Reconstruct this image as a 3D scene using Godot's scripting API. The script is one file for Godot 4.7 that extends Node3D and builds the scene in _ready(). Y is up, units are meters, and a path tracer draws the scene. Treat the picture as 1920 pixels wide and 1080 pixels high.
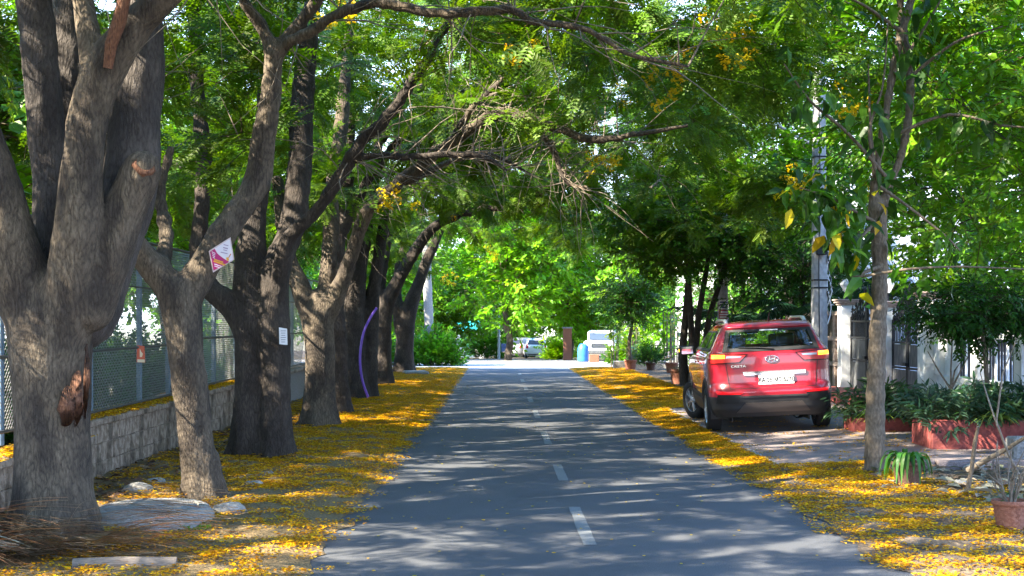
extends Node3D
# A tree-lined street strewn with yellow blossom. Units are metres, the camera looks along -z, ground is y = 0.

var rng := RandomNumberGenerator.new()
var lumps := FastNoiseLite.new()
var used := {}
var M := {}

# ------------------------------------------------------------------ mesh helper
class Shape:
	var v := PackedVector3Array()
	var n := PackedVector3Array()
	var c := PackedColorArray()
	var i := PackedInt32Array()
	var tint := Color(1, 1, 1)

	func quad(a: Vector3, b: Vector3, d: Vector3, e: Vector3) -> void:   # counter-clockwise seen from outside
		var m := (b - a).cross(d - a)
		if m.length_squared() < 1e-16:
			m = (d - a).cross(e - a)
		m = m.normalized()
		var s := v.size()
		v.append(a); v.append(b); v.append(d); v.append(e)
		for k in 4:
			n.append(m); c.append(tint)
		i.append(s); i.append(s + 2); i.append(s + 1)
		i.append(s); i.append(s + 3); i.append(s + 2)

	func tri(a: Vector3, b: Vector3, d: Vector3) -> void:
		var m := (b - a).cross(d - a).normalized()
		var s := v.size()
		v.append(a); v.append(b); v.append(d)
		for k in 3:
			n.append(m); c.append(tint)
		i.append(s); i.append(s + 2); i.append(s + 1)

	func prism(t: Transform3D, h: Vector3, bevel := 0.0) -> void:      # a box of half sizes h with chamfered edges
		var b: float = minf(bevel, minf(h.x, minf(h.y, h.z)) * 0.49)
		var hx := Vector3(h.x, h.y - b, h.z - b)
		var hy := Vector3(h.x - b, h.y, h.z - b)
		var hz := Vector3(h.x - b, h.y - b, h.z)
		for s: float in [-1.0, 1.0]:
			var q := [Vector3(s * hx.x, -s * hx.y, -hx.z), Vector3(s * hx.x, s * hx.y, -hx.z), Vector3(s * hx.x, s * hx.y, hx.z), Vector3(s * hx.x, -s * hx.y, hx.z)]
			quad(t * q[0], t * q[1], t * q[2], t * q[3])
			q = [Vector3(-hy.x, s * hy.y, -s * hy.z), Vector3(-hy.x, s * hy.y, s * hy.z), Vector3(hy.x, s * hy.y, s * hy.z), Vector3(hy.x, s * hy.y, -s * hy.z)]
			quad(t * q[0], t * q[1], t * q[2], t * q[3])
			q = [Vector3(-s * hz.x, -hz.y, s * hz.z), Vector3(s * hz.x, -hz.y, s * hz.z), Vector3(s * hz.x, hz.y, s * hz.z), Vector3(-s * hz.x, hz.y, s * hz.z)]
			quad(t * q[0], t * q[1], t * q[2], t * q[3])
		if b <= 0.0:
			return
		for s: float in [-1.0, 1.0]:
			for r: float in [-1.0, 1.0]:
				var p := [Vector3(s * hx.x, r * hx.y, -hx.z), Vector3(s * hy.x, r * hy.y, -hy.z), Vector3(s * hy.x, r * hy.y, hy.z), Vector3(s * hx.x, r * hx.y, hx.z)]
				face(t, p, s * r > 0.0)
				p = [Vector3(s * hx.x, -hx.y, r * hx.z), Vector3(s * hx.x, hx.y, r * hx.z), Vector3(s * hz.x, hz.y, r * hz.z), Vector3(s * hz.x, -hz.y, r * hz.z)]
				face(t, p, s * r > 0.0)
				p = [Vector3(-hy.x, s * hy.y, r * hy.z), Vector3(-hz.x, s * hz.y, r * hz.z), Vector3(hz.x, s * hz.y, r * hz.z), Vector3(hy.x, s * hy.y, r * hy.z)]
				face(t, p, s * r < 0.0)
				for w: float in [-1.0, 1.0]:
					var a := Vector3(s * hx.x, r * hx.y, w * hx.z)
					var d := Vector3(s * hy.x, r * hy.y, w * hy.z)
					var e := Vector3(s * hz.x, r * hz.y, w * hz.z)
					if s * r * w > 0.0:
						tri(t * a, t * d, t * e)
					else:
						tri(t * a, t * e, t * d)

	func face(t: Transform3D, p: Array, flip: bool) -> void:
		if flip:
			quad(t * p[0], t * p[3], t * p[2], t * p[1])
		else:
			quad(t * p[0], t * p[1], t * p[2], t * p[3])

	func box(at: Vector3, size: Vector3, bevel := 0.0) -> void:
		prism(Transform3D(Basis(), at), size * 0.5, bevel)

	func bar(a: Vector3, b: Vector3, w: float, d: float, bevel := 0.0) -> void:   # a beam from a to b
		var z := (b - a).normalized()
		var x := Vector3.UP.cross(z) if absf(z.y) < 0.95 else Vector3.RIGHT.cross(z)
		x = x.normalized()
		prism(Transform3D(Basis(x, z.cross(x), z), (a + b) * 0.5), Vector3(w * 0.5, d * 0.5, a.distance_to(b) * 0.5), bevel)

	func tube(p: Array, r: Array, sides := 8, rough: FastNoiseLite = null, amount := 0.0, often := 3.0) -> void:
		var x := Vector3.ZERO
		var s := v.size()
		var count := p.size()
		for k in count:
			var a: Vector3 = p[maxi(k - 1, 0)]
			var b: Vector3 = p[mini(k + 1, count - 1)]
			var z := (b - a).normalized()
			if k == 0:
				x = (Vector3.UP if absf(z.y) < 0.9 else Vector3.RIGHT).cross(z).normalized()
			else:
				x = (x - z * x.dot(z)).normalized()
			var y := z.cross(x)
			var at: Vector3 = p[k]
			var rad: float = r[k]
			for j in sides:
				var t := TAU * j / sides
				var out := x * cos(t) + y * sin(t)
				var q := at + out * rad
				if rough:
					q += out * rad * amount * rough.get_noise_3d(q.x * often, q.y * often, q.z * often)
				v.append(q); n.append(out); c.append(tint)
		for k in count - 1:
			for j in sides:
				var a := s + k * sides + j
				var b := s + k * sides + (j + 1) % sides
				i.append(a); i.append(a + sides); i.append(b)
				i.append(b); i.append(a + sides); i.append(b + sides)
		for e in [0, count - 1]:
			var m := v.size()
			var z: Vector3 = (p[1] - p[0]).normalized() * -1.0 if e == 0 else (p[count - 1] - p[count - 2]).normalized()
			for j in sides:
				v.append(v[s + e * sides + j]); n.append(z); c.append(tint)
			for j in range(1, sides - 1):
				if e == 0:
					i.append(m); i.append(m + j); i.append(m + j + 1)
				else:
					i.append(m); i.append(m + j + 1); i.append(m + j)

	func lathe(t: Transform3D, prof: Array, seg := 24, flute := 0.0, flutes := 12, smooth := true) -> void:   # prof: Vector2(radius, height), bottom to top
		var s := v.size()
		for k in prof.size():
			var a: Vector2 = prof[maxi(k - 1, 0)]
			var b: Vector2 = prof[mini(k + 1, prof.size() - 1)]
			var d := (b - a).normalized()
			for j in seg + 1:
				var u := TAU * j / seg
				var rr: float = prof[k].x * (1.0 + flute * cos(u * flutes))
				v.append(t * Vector3(cos(u) * rr, prof[k].y, sin(u) * rr))
				n.append((t.basis * Vector3(cos(u) * d.y, -d.x, sin(u) * d.y)).normalized())
				c.append(tint)
		for k in prof.size() - 1:
			for j in seg:
				var a := s + k * (seg + 1) + j
				i.append(a); i.append(a + 1); i.append(a + seg + 1)
				i.append(a + 1); i.append(a + seg + 2); i.append(a + seg + 1)

	func sheet(rows: Array, smooth := true) -> void:   # a grid of points, rows of equal length
		var s := v.size()
		var w: int = rows[0].size()
		for r in rows.size():
			for k in w:
				var a: Vector3 = rows[r][mini(k + 1, w - 1)] - rows[r][maxi(k - 1, 0)]
				var b: Vector3 = rows[mini(r + 1, rows.size() - 1)][k] - rows[maxi(r - 1, 0)][k]
				v.append(rows[r][k]); n.append(a.cross(b).normalized()); c.append(tint)
		for r in rows.size() - 1:
			for k in w - 1:
				var a := s + r * w + k
				i.append(a); i.append(a + w); i.append(a + 1)
				i.append(a + 1); i.append(a + w); i.append(a + w + 1)

	func slab(outline: Array, t: Transform3D, depth: float) -> void:   # an outline in x, y pushed out along z by depth
		var flat := PackedVector2Array(outline)
		if Geometry2D.is_polygon_clockwise(flat):
			flat.reverse()
		var cut := Geometry2D.triangulate_polygon(flat)
		for k in range(0, cut.size(), 3):
			var q := []
			for j in 3:
				q.append(flat[cut[k + j]])
			if (q[1] - q[0]).cross(q[2] - q[0]) < 0.0:
				q.reverse()
			tri(t * Vector3(q[0].x, q[0].y, depth), t * Vector3(q[1].x, q[1].y, depth), t * Vector3(q[2].x, q[2].y, depth))
			tri(t * Vector3(q[0].x, q[0].y, 0), t * Vector3(q[2].x, q[2].y, 0), t * Vector3(q[1].x, q[1].y, 0))
		for k in flat.size():
			var a := flat[k]
			var b := flat[(k + 1) % flat.size()]
			quad(t * Vector3(a.x, a.y, 0), t * Vector3(b.x, b.y, 0), t * Vector3(b.x, b.y, depth), t * Vector3(a.x, a.y, depth))

	func ball(t: Transform3D, seg := 14, rings := 8) -> void:
		var prof := []
		for k in rings + 1:
			var u := PI * k / rings - PI / 2
			prof.append(Vector2(maxf(cos(u), 0.001), sin(u)))
		lathe(t, prof, seg)

	func mesh() -> ArrayMesh:
		var a := []
		a.resize(Mesh.ARRAY_MAX)
		a[Mesh.ARRAY_VERTEX] = v
		a[Mesh.ARRAY_NORMAL] = n
		a[Mesh.ARRAY_COLOR] = c
		a[Mesh.ARRAY_INDEX] = i
		var m := ArrayMesh.new()
		if v.size():
			m.add_surface_from_arrays(Mesh.PRIMITIVE_TRIANGLES, a)
		return m

# ------------------------------------------------------------------ scene helpers
func numbered(called: String) -> String:
	var k: int = used.get(called, 0)
	used[called] = k + 1
	return called if k == 0 else "%s_%03d" % [called, k]

func tag(o: Node, label: String, category: String, group := "") -> Node:
	o.set_meta("label", label)
	o.set_meta("category", category)
	if group:
		o.set_meta("group", group)
	return o

func thing(called: String, label: String, category: String, at := Vector3.ZERO, turn := 0.0, group := "") -> Node3D:
	var o := Node3D.new()
	o.name = numbered(called)
	add_child(o)
	o.position = at
	o.rotation.y = turn
	tag(o, label, category, group)
	return o

func part(called: String, s, m: Material, parent: Node, at := Transform3D()) -> MeshInstance3D:
	var o := MeshInstance3D.new()
	o.name = called
	o.mesh = s.mesh() if s is Shape else s
	o.material_override = m
	o.transform = at
	parent.add_child(o, true)
	return o

func single(called: String, s, m: Material, label: String, category: String, group := "") -> MeshInstance3D:
	var o := part(numbered(called), s, m, self)
	tag(o, label, category, group)
	return o

func setting(called: String, s, m: Material) -> MeshInstance3D:
	var o := part(numbered(called), s, m, self)
	o.set_meta("kind", "structure")
	return o

func scatter(called: String, mesh: Mesh, m: Material, where: Array, tints: Array, parent: Node) -> MultiMeshInstance3D:
	var mm := MultiMesh.new()
	mm.transform_format = MultiMesh.TRANSFORM_3D
	mm.use_colors = true
	mm.mesh = mesh
	mm.instance_count = where.size()
	for k in where.size():
		mm.set_instance_transform(k, where[k])
		mm.set_instance_color(k, tints[k])
	var o := MultiMeshInstance3D.new()
	o.name = called
	o.multimesh = mm
	o.material_override = m
	parent.add_child(o, true)
	o.set_meta("kind", "stuff")
	return o

func L(r: float, g: float, b: float, a := 1.0) -> Color:     # a linear, real-world base colour
	return Color(r, g, b, a).linear_to_srgb()

func mat(col: Color, rough := 0.8, metal := 0.0) -> StandardMaterial3D:
	var m := StandardMaterial3D.new()
	m.albedo_color = col
	m.roughness = rough
	m.metallic = metal
	m.cull_mode = BaseMaterial3D.CULL_DISABLED
	return m

func noise_of(freq: float, octaves := 4, kind := FastNoiseLite.TYPE_SIMPLEX_SMOOTH, seed_ := 1) -> FastNoiseLite:
	var f := FastNoiseLite.new()
	f.seed = seed_
	f.noise_type = kind
	f.frequency = freq
	f.fractal_octaves = octaves
	f.fractal_gain = 0.6 if octaves > 6 else 0.5
	return f

func noise_tex(f: FastNoiseLite, stops: Array, size := 512) -> NoiseTexture2D:    # stops: [offset, colour] pairs
	var t := NoiseTexture2D.new()
	t.width = size
	t.height = size
	t.seamless = true
	t.noise = f
	if stops:
		var g := Gradient.new()
		var offs := PackedFloat32Array()
		var cols := PackedColorArray()
		for s in stops:
			offs.append(s[0]); cols.append(s[1])
		g.offsets = offs
		g.colors = cols
		t.color_ramp = g
	return t

func skin(stops: Array, freq: float, scale: Vector3, rough := 0.9, relief := 0.0, relief_freq := 0.02, octaves := 5, seed_ := 1, coarse: Array = [], coarse_scale := Vector3.ONE) -> StandardMaterial3D:
	var m := mat(Color.WHITE, rough)
	m.albedo_texture = noise_tex(noise_of(freq, octaves, FastNoiseLite.TYPE_SIMPLEX_SMOOTH, seed_), stops)
	m.uv1_triplanar = true
	m.uv1_world_triplanar = true
	m.uv1_scale = scale
	if relief > 0.0:
		m.heightmap_enabled = true
		m.heightmap_texture = noise_tex(noise_of(relief_freq, octaves, FastNoiseLite.TYPE_SIMPLEX_SMOOTH, seed_ + 7), [])
		m.heightmap_scale = relief
	if coarse:
		m.detail_enabled = true
		m.detail_blend_mode = BaseMaterial3D.BLEND_MODE_MUL
		m.detail_albedo = noise_tex(noise_of(0.012, 5, FastNoiseLite.TYPE_SIMPLEX_SMOOTH, seed_ + 3), coarse, 256)
		m.detail_uv_layer = BaseMaterial3D.DETAIL_UV_2
		m.uv2_triplanar = true
		m.uv2_world_triplanar = true
		m.uv2_scale = coarse_scale
	return m

func leaf_mat(through: Color, rough := 0.45) -> StandardMaterial3D:
	var m := mat(Color.WHITE, rough)
	m.vertex_color_use_as_albedo = true
	m.backlight_enabled = true
	m.backlight = through
	m.metallic_specular = 0.4
	return m

func vary(base: Color, spread: float) -> Color:
	var k := 1.0 + rng.randf_range(-spread, spread)
	return Color(base.r * k * (1.0 + rng.randf_range(-spread, spread) * 0.6), base.g * k, base.b * k)

func rand_in_ball() -> Vector3:
	while true:
		var p := Vector3(rng.randf_range(-1, 1), rng.randf_range(-1, 1), rng.randf_range(-1, 1))
		if p.length_squared() < 1.0:
			return p
	return Vector3.ZERO

func curve(p: Array, steps := 5) -> Array:      # Catmull-Rom through Vector4(x, y, z, radius)
	var out := []
	for k in p.size() - 1:
		var a: Vector4 = p[maxi(k - 1, 0)]
		var b: Vector4 = p[k]
		var d: Vector4 = p[k + 1]
		var e: Vector4 = p[mini(k + 2, p.size() - 1)]
		for j in steps:
			var t := float(j) / steps
			out.append(0.5 * (2.0 * b + (d - a) * t + (2.0 * a - 5.0 * b + 4.0 * d - e) * t * t + (3.0 * b - a - 3.0 * d + e) * t * t * t))
	out.append(p[p.size() - 1])
	return out

func xyz(p: Vector4) -> Vector3:
	return Vector3(p.x, p.y, p.z)

# ------------------------------------------------------------------ trees
func flesh(chains: Array, cell: float, k: float, rough := 0.012) -> ArrayMesh:
	# one continuous skin round chains of tapered capsules: a smooth union on a grid, meshed as surface nets
	var lo := Vector3(1e9, 1e9, 1e9)
	var hi := -lo
	for ch in chains:
		for p: Vector4 in ch:
			lo = lo.min(xyz(p) - Vector3.ONE * (p.w + 0.12))
			hi = hi.max(xyz(p) + Vector3.ONE * (p.w + 0.12))
	var nx := int((hi.x - lo.x) / cell) + 2
	var ny := int((hi.y - lo.y) / cell) + 2
	var nz := int((hi.z - lo.z) / cell) + 2
	var f := PackedFloat32Array()
	f.resize(nx * ny * nz)
	var reach := 3.2 / k
	for ch in chains:
		for b in ch.size() - 1:
			var p: Vector4 = ch[b]
			var q: Vector4 = ch[b + 1]
			var a := xyz(p)
			var ab := xyz(q) - a
			var l2 := maxf(ab.length_squared(), 1e-9)
			var pad := Vector3.ONE * (maxf(p.w, q.w) + reach)
			var l := ((a.min(xyz(q)) - pad - lo) / cell).floor().max(Vector3.ZERO)
			var h := ((a.max(xyz(q)) + pad - lo) / cell).ceil().min(Vector3(nx - 1, ny - 1, nz - 1))
			var w0 := p.w
			var dw := q.w - p.w
			for iz in range(int(l.z), int(h.z) + 1):
				for iy in range(int(l.y), int(h.y) + 1):
					var row := (iz * ny + iy) * nx
					for ix in range(int(l.x), int(h.x) + 1):
						var d := Vector3(ix, iy, iz) * cell + lo - a
						var t := clampf(d.dot(ab) / l2, 0.0, 1.0)
						var g := (d - ab * t).length() - (w0 + dw * t)
						if g < reach:
							f[row + ix] += exp(-k * g) * 0.42
	var vert := {}
	var s := Shape.new()
	var step := [0, 1, nx, nx + 1, nx * ny, nx * ny + 1, nx * ny + nx, nx * ny + nx + 1]
	var edges := [[0, 1], [2, 3], [4, 5], [6, 7], [0, 2], [1, 3], [4, 6], [5, 7], [0, 4], [1, 5], [2, 6], [3, 7]]
	for iz in nz - 1:
		for iy in ny - 1:
			var row := (iz * ny + iy) * nx
			for ix in nx - 1:
				var at := row + ix
				var first := f[at] >= 1.0
				var mixed := false
				for e in range(1, 8):
					if (f[at + step[e]] >= 1.0) != first:
						mixed = true
						break
				if not mixed:
					continue
				var sum := Vector3.ZERO
				var count := 0
				var grad := Vector3.ZERO
				var val := []
				for e in 8:
					val.append(log(maxf(f[at + step[e]], 0.04)))
				for e in edges:
					var u: float = val[e[0]]
					var w: float = val[e[1]]
					if (u >= 0.0) != (w >= 0.0):
						var t := u / (u - w)
						var ca := Vector3(e[0] & 1, (e[0] >> 1) & 1, e[0] >> 2)
						var cb := Vector3(e[1] & 1, (e[1] >> 1) & 1, e[1] >> 2)
						sum += ca.lerp(cb, t)
						count += 1
				grad.x = val[0] + val[2] + val[4] + val[6] - val[1] - val[3] - val[5] - val[7]
				grad.y = val[0] + val[1] + val[4] + val[5] - val[2] - val[3] - val[6] - val[7]
				grad.z = val[0] + val[1] + val[2] + val[3] - val[4] - val[5] - val[6] - val[7]
				grad = grad.normalized()
				var w := (Vector3(ix, iy, iz) + sum / count) * cell + lo
				w += grad * (rough * lumps.get_noise_3d(w.x * 26, w.y * 5, w.z * 26) + rough * 2.2 * lumps.get_noise_3d(w.x * 6, w.y * 2.4, w.z * 6 + 50.0))
				vert[at] = s.v.size()
				s.v.append(w); s.n.append(Vector3.ZERO); s.c.append(Color.WHITE)
	for at: int in vert:
		var base := f[at] >= 1.0
		for axis in 3:
			var d: int = [1, nx, nx * ny][axis]
			var e: int = [nx, nx * ny, 1][axis]
			var g: int = [nx * ny, 1, nx][axis]
			if (f[at + d] >= 1.0) == base:
				continue
			if not (vert.has(at - e) and vert.has(at - g) and vert.has(at - e - g)):
				continue
			var q := [vert[at], vert[at - e], vert[at - e - g], vert[at - g]]
			if base:
				q.reverse()
			s.i.append(q[0]); s.i.append(q[1]); s.i.append(q[2])
			s.i.append(q[0]); s.i.append(q[2]); s.i.append(q[3])
	smooth_normals(s)
	return s.mesh()

func smooth_normals(s: Shape) -> void:
	for t in range(0, s.i.size(), 3):
		var a := s.i[t]
		var b := s.i[t + 1]
		var d := s.i[t + 2]
		var m := (s.v[d] - s.v[a]).cross(s.v[b] - s.v[a])
		s.n[a] += m; s.n[b] += m; s.n[d] += m
	for k in s.n.size():
		s.n[k] = s.n[k].normalized()

func frond(s: Shape, t: Transform3D, length: float, pairs: int, wide: float, droop: float, base: Color) -> void:
	# a feathery leaf: a midrib that droops and pairs of narrow leaflets
	var p := Vector3.ZERO
	var dir := Vector3(0, 0, -1)
	var seg := length / (pairs + 1)
	s.tint = base * 0.8
	for k in pairs + 1:
		var nxt := p + dir * seg
		s.tri(t * (p + Vector3(0.0025, 0, 0)), t * (p - Vector3(0.0025, 0, 0)), t * nxt)
		p = nxt
		dir = (dir + Vector3(0, -droop / pairs, 0)).normalized()
		if k == pairs:
			break
		var u := float(k + 1) / pairs
		var reach := wide * (0.55 + 0.45 * sin(PI * clampf(u * 0.95 + 0.05, 0, 1))) * rng.randf_range(0.85, 1.1)
		for side: float in [-1.0, 1.0]:
			s.tint = vary(base, 0.16)
			var tip := p + Vector3(side * reach, -0.18 * reach + rng.randf_range(-0.012, 0.012), -reach * 0.38)
			var mid := p.lerp(tip, 0.45)
			var half := seg * 0.50
			var up := Vector3(0, 0.004, 0)
			s.tri(t * p, t * (mid + dir * half + up), t * tip)
			s.tri(t * p, t * tip, t * (mid - dir * half + up))
	s.tint = vary(base, 0.16)
	s.tri(t * (p + Vector3(-wide * 0.16, 0, -seg)), t * p, t * (p + Vector3(wide * 0.16, 0, -seg)))

func feather_spray(seed_: int, base: Color) -> ArrayMesh:
	rng.seed = seed_
	var s := Shape.new()
	for k in 6:
		var b := Basis(Vector3.UP, rng.randf_range(-0.5, 0.5) + (k % 2 * 2 - 1) * 0.75 * (1.0 - k / 7.0)) * Basis(Vector3.RIGHT, rng.randf_range(-0.25, 0.45))
		frond(s, Transform3D(b, Vector3(0, rng.randf_range(-0.03, 0.03), -0.05 * k)), rng.randf_range(0.26, 0.38), 8, 0.085, rng.randf_range(0.2, 0.9), vary(base, 0.22))
	s.tint = Color(0.07, 0.05, 0.03)
	s.tube([Vector3(0, 0, 0.12), Vector3(0, 0, -0.12), Vector3(0, -0.01, -0.3)], [0.005, 0.004, 0.002], 3)
	return s.mesh()

func leaf(s: Shape, t: Transform3D, length: float, wide: float, base: Color, fold := 0.18, droop := 0.25) -> void:
	# a pointed leaf folded along its midrib, 8 triangles
	s.tint = base
	var mids := [Vector3(0, 0, 0), Vector3(0, -0.02, -0.33) * length, Vector3(0, -0.3 * droop, -0.7) * length, Vector3(0, -0.8 * droop, -1.0) * length]
	var half := [0.0, 0.5, 0.36, 0.0]
	for k in 3:
		for side: float in [-1.0, 1.0]:
			var a: Vector3 = mids[k]
			var b: Vector3 = mids[k + 1]
			var ao := a + Vector3(side * half[k] * wide, fold * half[k] * wide, 0)
			var bo := b + Vector3(side * half[k + 1] * wide, fold * half[k + 1] * wide, 0)
			if k == 0:
				s.tri(t * a, t * (bo if side > 0 else b), t * (b if side > 0 else bo))
			elif k == 2:
				s.tri(t * (a if side > 0 else ao), t * (ao if side > 0 else a), t * b)
			elif side > 0:
				s.quad(t * a, t * ao, t * bo, t * b)
			else:
				s.quad(t * ao, t * a, t * b, t * bo)

func broad_spray(seed_: int, base: Color, length := 0.11, wide := 0.055, count := 11) -> ArrayMesh:
	rng.seed = seed_
	var s := Shape.new()
	for k in count:
		var along := -0.34 * k / count
		var b := Basis(Vector3.UP, (k % 2 * 2 - 1) * rng.randf_range(0.4, 1.2)) * Basis(Vector3.RIGHT, rng.randf_range(-0.7, 0.5)) * Basis(Vector3.BACK, rng.randf_range(-0.6, 0.6))
		leaf(s, Transform3D(b, Vector3(rng.randf_range(-0.02, 0.02), rng.randf_range(-0.02, 0.02), along)), length * rng.randf_range(0.7, 1.2), wide * rng.randf_range(0.8, 1.2), vary(base, 0.25))
	s.tint = Color(0.07, 0.05, 0.03)
	s.tube([Vector3(0, 0, 0.1), Vector3(0, 0, -0.15), Vector3(0, 0, -0.34)], [0.005, 0.004, 0.002], 3)
	return s.mesh()

func grow(nodes: Array, clumps: Array, start_r: float, s: Shape) -> Array:
	# joins every clump to the nearest wood already there; returns for each clump the way its twig arrives
	var order := range(clumps.size())
	var root: Vector3 = nodes[0]
	order.sort_custom(func(a, b): return clumps[a].distance_squared_to(root) < clumps[b].distance_squared_to(root))
	var arrive := []
	arrive.resize(clumps.size())
	for k: int in order:
		var at: Vector3 = clumps[k]
		var best := 1e9
		var from: Vector3 = nodes[0]
		for nd: Vector3 in nodes:
			var d := nd.distance_squared_to(at)
			if nd.y > at.y + 0.4:
				d *= 1.8
			if d < best:
				best = d
				from = nd
		var long := from.distance_to(at)
		var bend := Vector3(rng.randf_range(-0.2, 0.2), rng.randf_range(0.02, 0.3), rng.randf_range(-0.2, 0.2)) * long
		var pts := []
		var rad := []
		var r0 := start_r * clampf(long * 0.35, 0.35, 1.0)
		var steps := clampi(int(long / 0.28), 3, 9)
		for j in steps + 1:
			var t := float(j) / steps
			var p := from.lerp(at, t) + bend * (4.0 * t * (1.0 - t)) * 0.5
			if j > 0 and j < steps:
				p += rand_in_ball() * 0.05 * long / steps * 2.0
			pts.append(p)
			rad.append(r0 * (1.0 - 0.72 * t))
			if j > 0:
				nodes.append(p)
		s.tube(pts, rad, 5 if r0 > 0.012 else 4)
		arrive[k] = (pts[steps] - pts[steps - 1]).normalized()
	return arrive

func dress(tree: Node, clumps: Array, sprays: Array, m: Material, per: int, spread: float, size: float, tint: Color, called := "foliage", flat := 0.6) -> void:
	var where := []
	var tints := []
	for k in sprays.size():
		where.append([])
		tints.append([])
	for c: Vector3 in clumps:
		var tone := vary(tint, 0.22)
		var how := int(per * rng.randf_range(0.6, 1.35))
		for k in how:
			var o := rand_in_ball() * spread
			o.y *= flat
			var dir := (o + rand_in_ball() * spread * 0.35 + Vector3(0, -0.05, 0)).normalized()
			dir.y = clampf(dir.y, -0.75, 0.6)
			var b := Basis.looking_at(dir.normalized(), Vector3.UP) * Basis(Vector3.BACK, rng.randf_range(-0.7, 0.7))
			var w := rng.randi() % sprays.size()
			where[w].append(Transform3D(b.scaled(Vector3.ONE * size * rng.randf_range(0.75, 1.25)), c + o))
			tints[w].append(vary(tone, 0.15))
	for w in sprays.size():
		if where[w].size():
			scatter(called, sprays[w], m, where[w], tints[w], tree)

func leafy_tree(called: String, label: String, base: Vector3, trunk: Array, centre: Vector3, size: Vector3, n: int, per: int, sprays: Array, m: Material, bark: Material, leaf_size: float, tint: Color, group := "", twig := 0.02) -> Node3D:
	# trunk: Vector4 points relative to base
	var t := thing(called, label, "tree" if called.ends_with("tree") else "shrub", base, 0.0, group)
	var s := Shape.new()
	var pts := []
	var rad := []
	for p: Vector4 in curve(trunk, 4):
		pts.append(xyz(p)); rad.append(p.w)
	s.tube(pts, rad, 10, lumps, 0.16, 5.0)
	part("trunk", s, bark, t)
	var clumps := []
	while clumps.size() < n:
		var p := rand_in_ball()
		if p.length() < 0.35:
			continue
		clumps.append(centre + p * size)
	var nodes := pts.slice(pts.size() / 2)
	var tw := Shape.new()
	grow(nodes, clumps, twig, tw)
	part("twigs", tw, bark, t).set_meta("kind", "stuff")
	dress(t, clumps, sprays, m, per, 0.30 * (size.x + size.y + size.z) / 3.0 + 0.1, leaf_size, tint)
	return t

func bush(called: String, label: String, at: Vector3, size: Vector3, n: int, sprays: Array, m: Material, leaf_size: float, tint: Color, group := "") -> Node3D:
	var t := thing(called, label, "shrub", at, 0.0, group)
	var where := []
	var tints := []
	for k in sprays.size():
		where.append([]); tints.append([])
	var st := Shape.new()
	for k in n:
		var p := rand_in_ball()
		if p.length() < 0.45:
			p = p.normalized() * rng.randf_range(0.5, 1.0)
		p.y = absf(p.y) if rng.randf() < 0.9 else p.y * 0.3
		var bump := 1.0 + 0.35 * lumps.get_noise_3d(p.x * 40 + at.x * 9, p.y * 40, p.z * 40)
		var w := rng.randi() % sprays.size()
		var dir := (p + Vector3(0, 0.35, 0) + rand_in_ball() * 0.6).normalized()
		if absf(dir.y) > 0.97:
			dir = Vector3(0.3, 0.9, 0.1).normalized()
		where[w].append(Transform3D(Basis.looking_at(dir, Vector3.UP).scaled(Vector3.ONE * leaf_size * rng.randf_range(0.7, 1.3)), p * size * bump))
		tints[w].append(vary(tint, 0.3))
		if k % 9 == 0:
			st.tint = Color.WHITE
			st.tube([Vector3(p.x * size.x * 0.2, 0, p.z * size.z * 0.2), p * size * 0.5 + Vector3(0, 0.05, 0), p * size * bump * 0.97], [0.014, 0.01, 0.004], 4)
	part("stems", st, M.twig, t).set_meta("kind", "stuff")
	for w in sprays.size():
		if where[w].size():
			scatter("foliage", sprays[w], m, where[w], tints[w], t)
	return t

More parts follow.
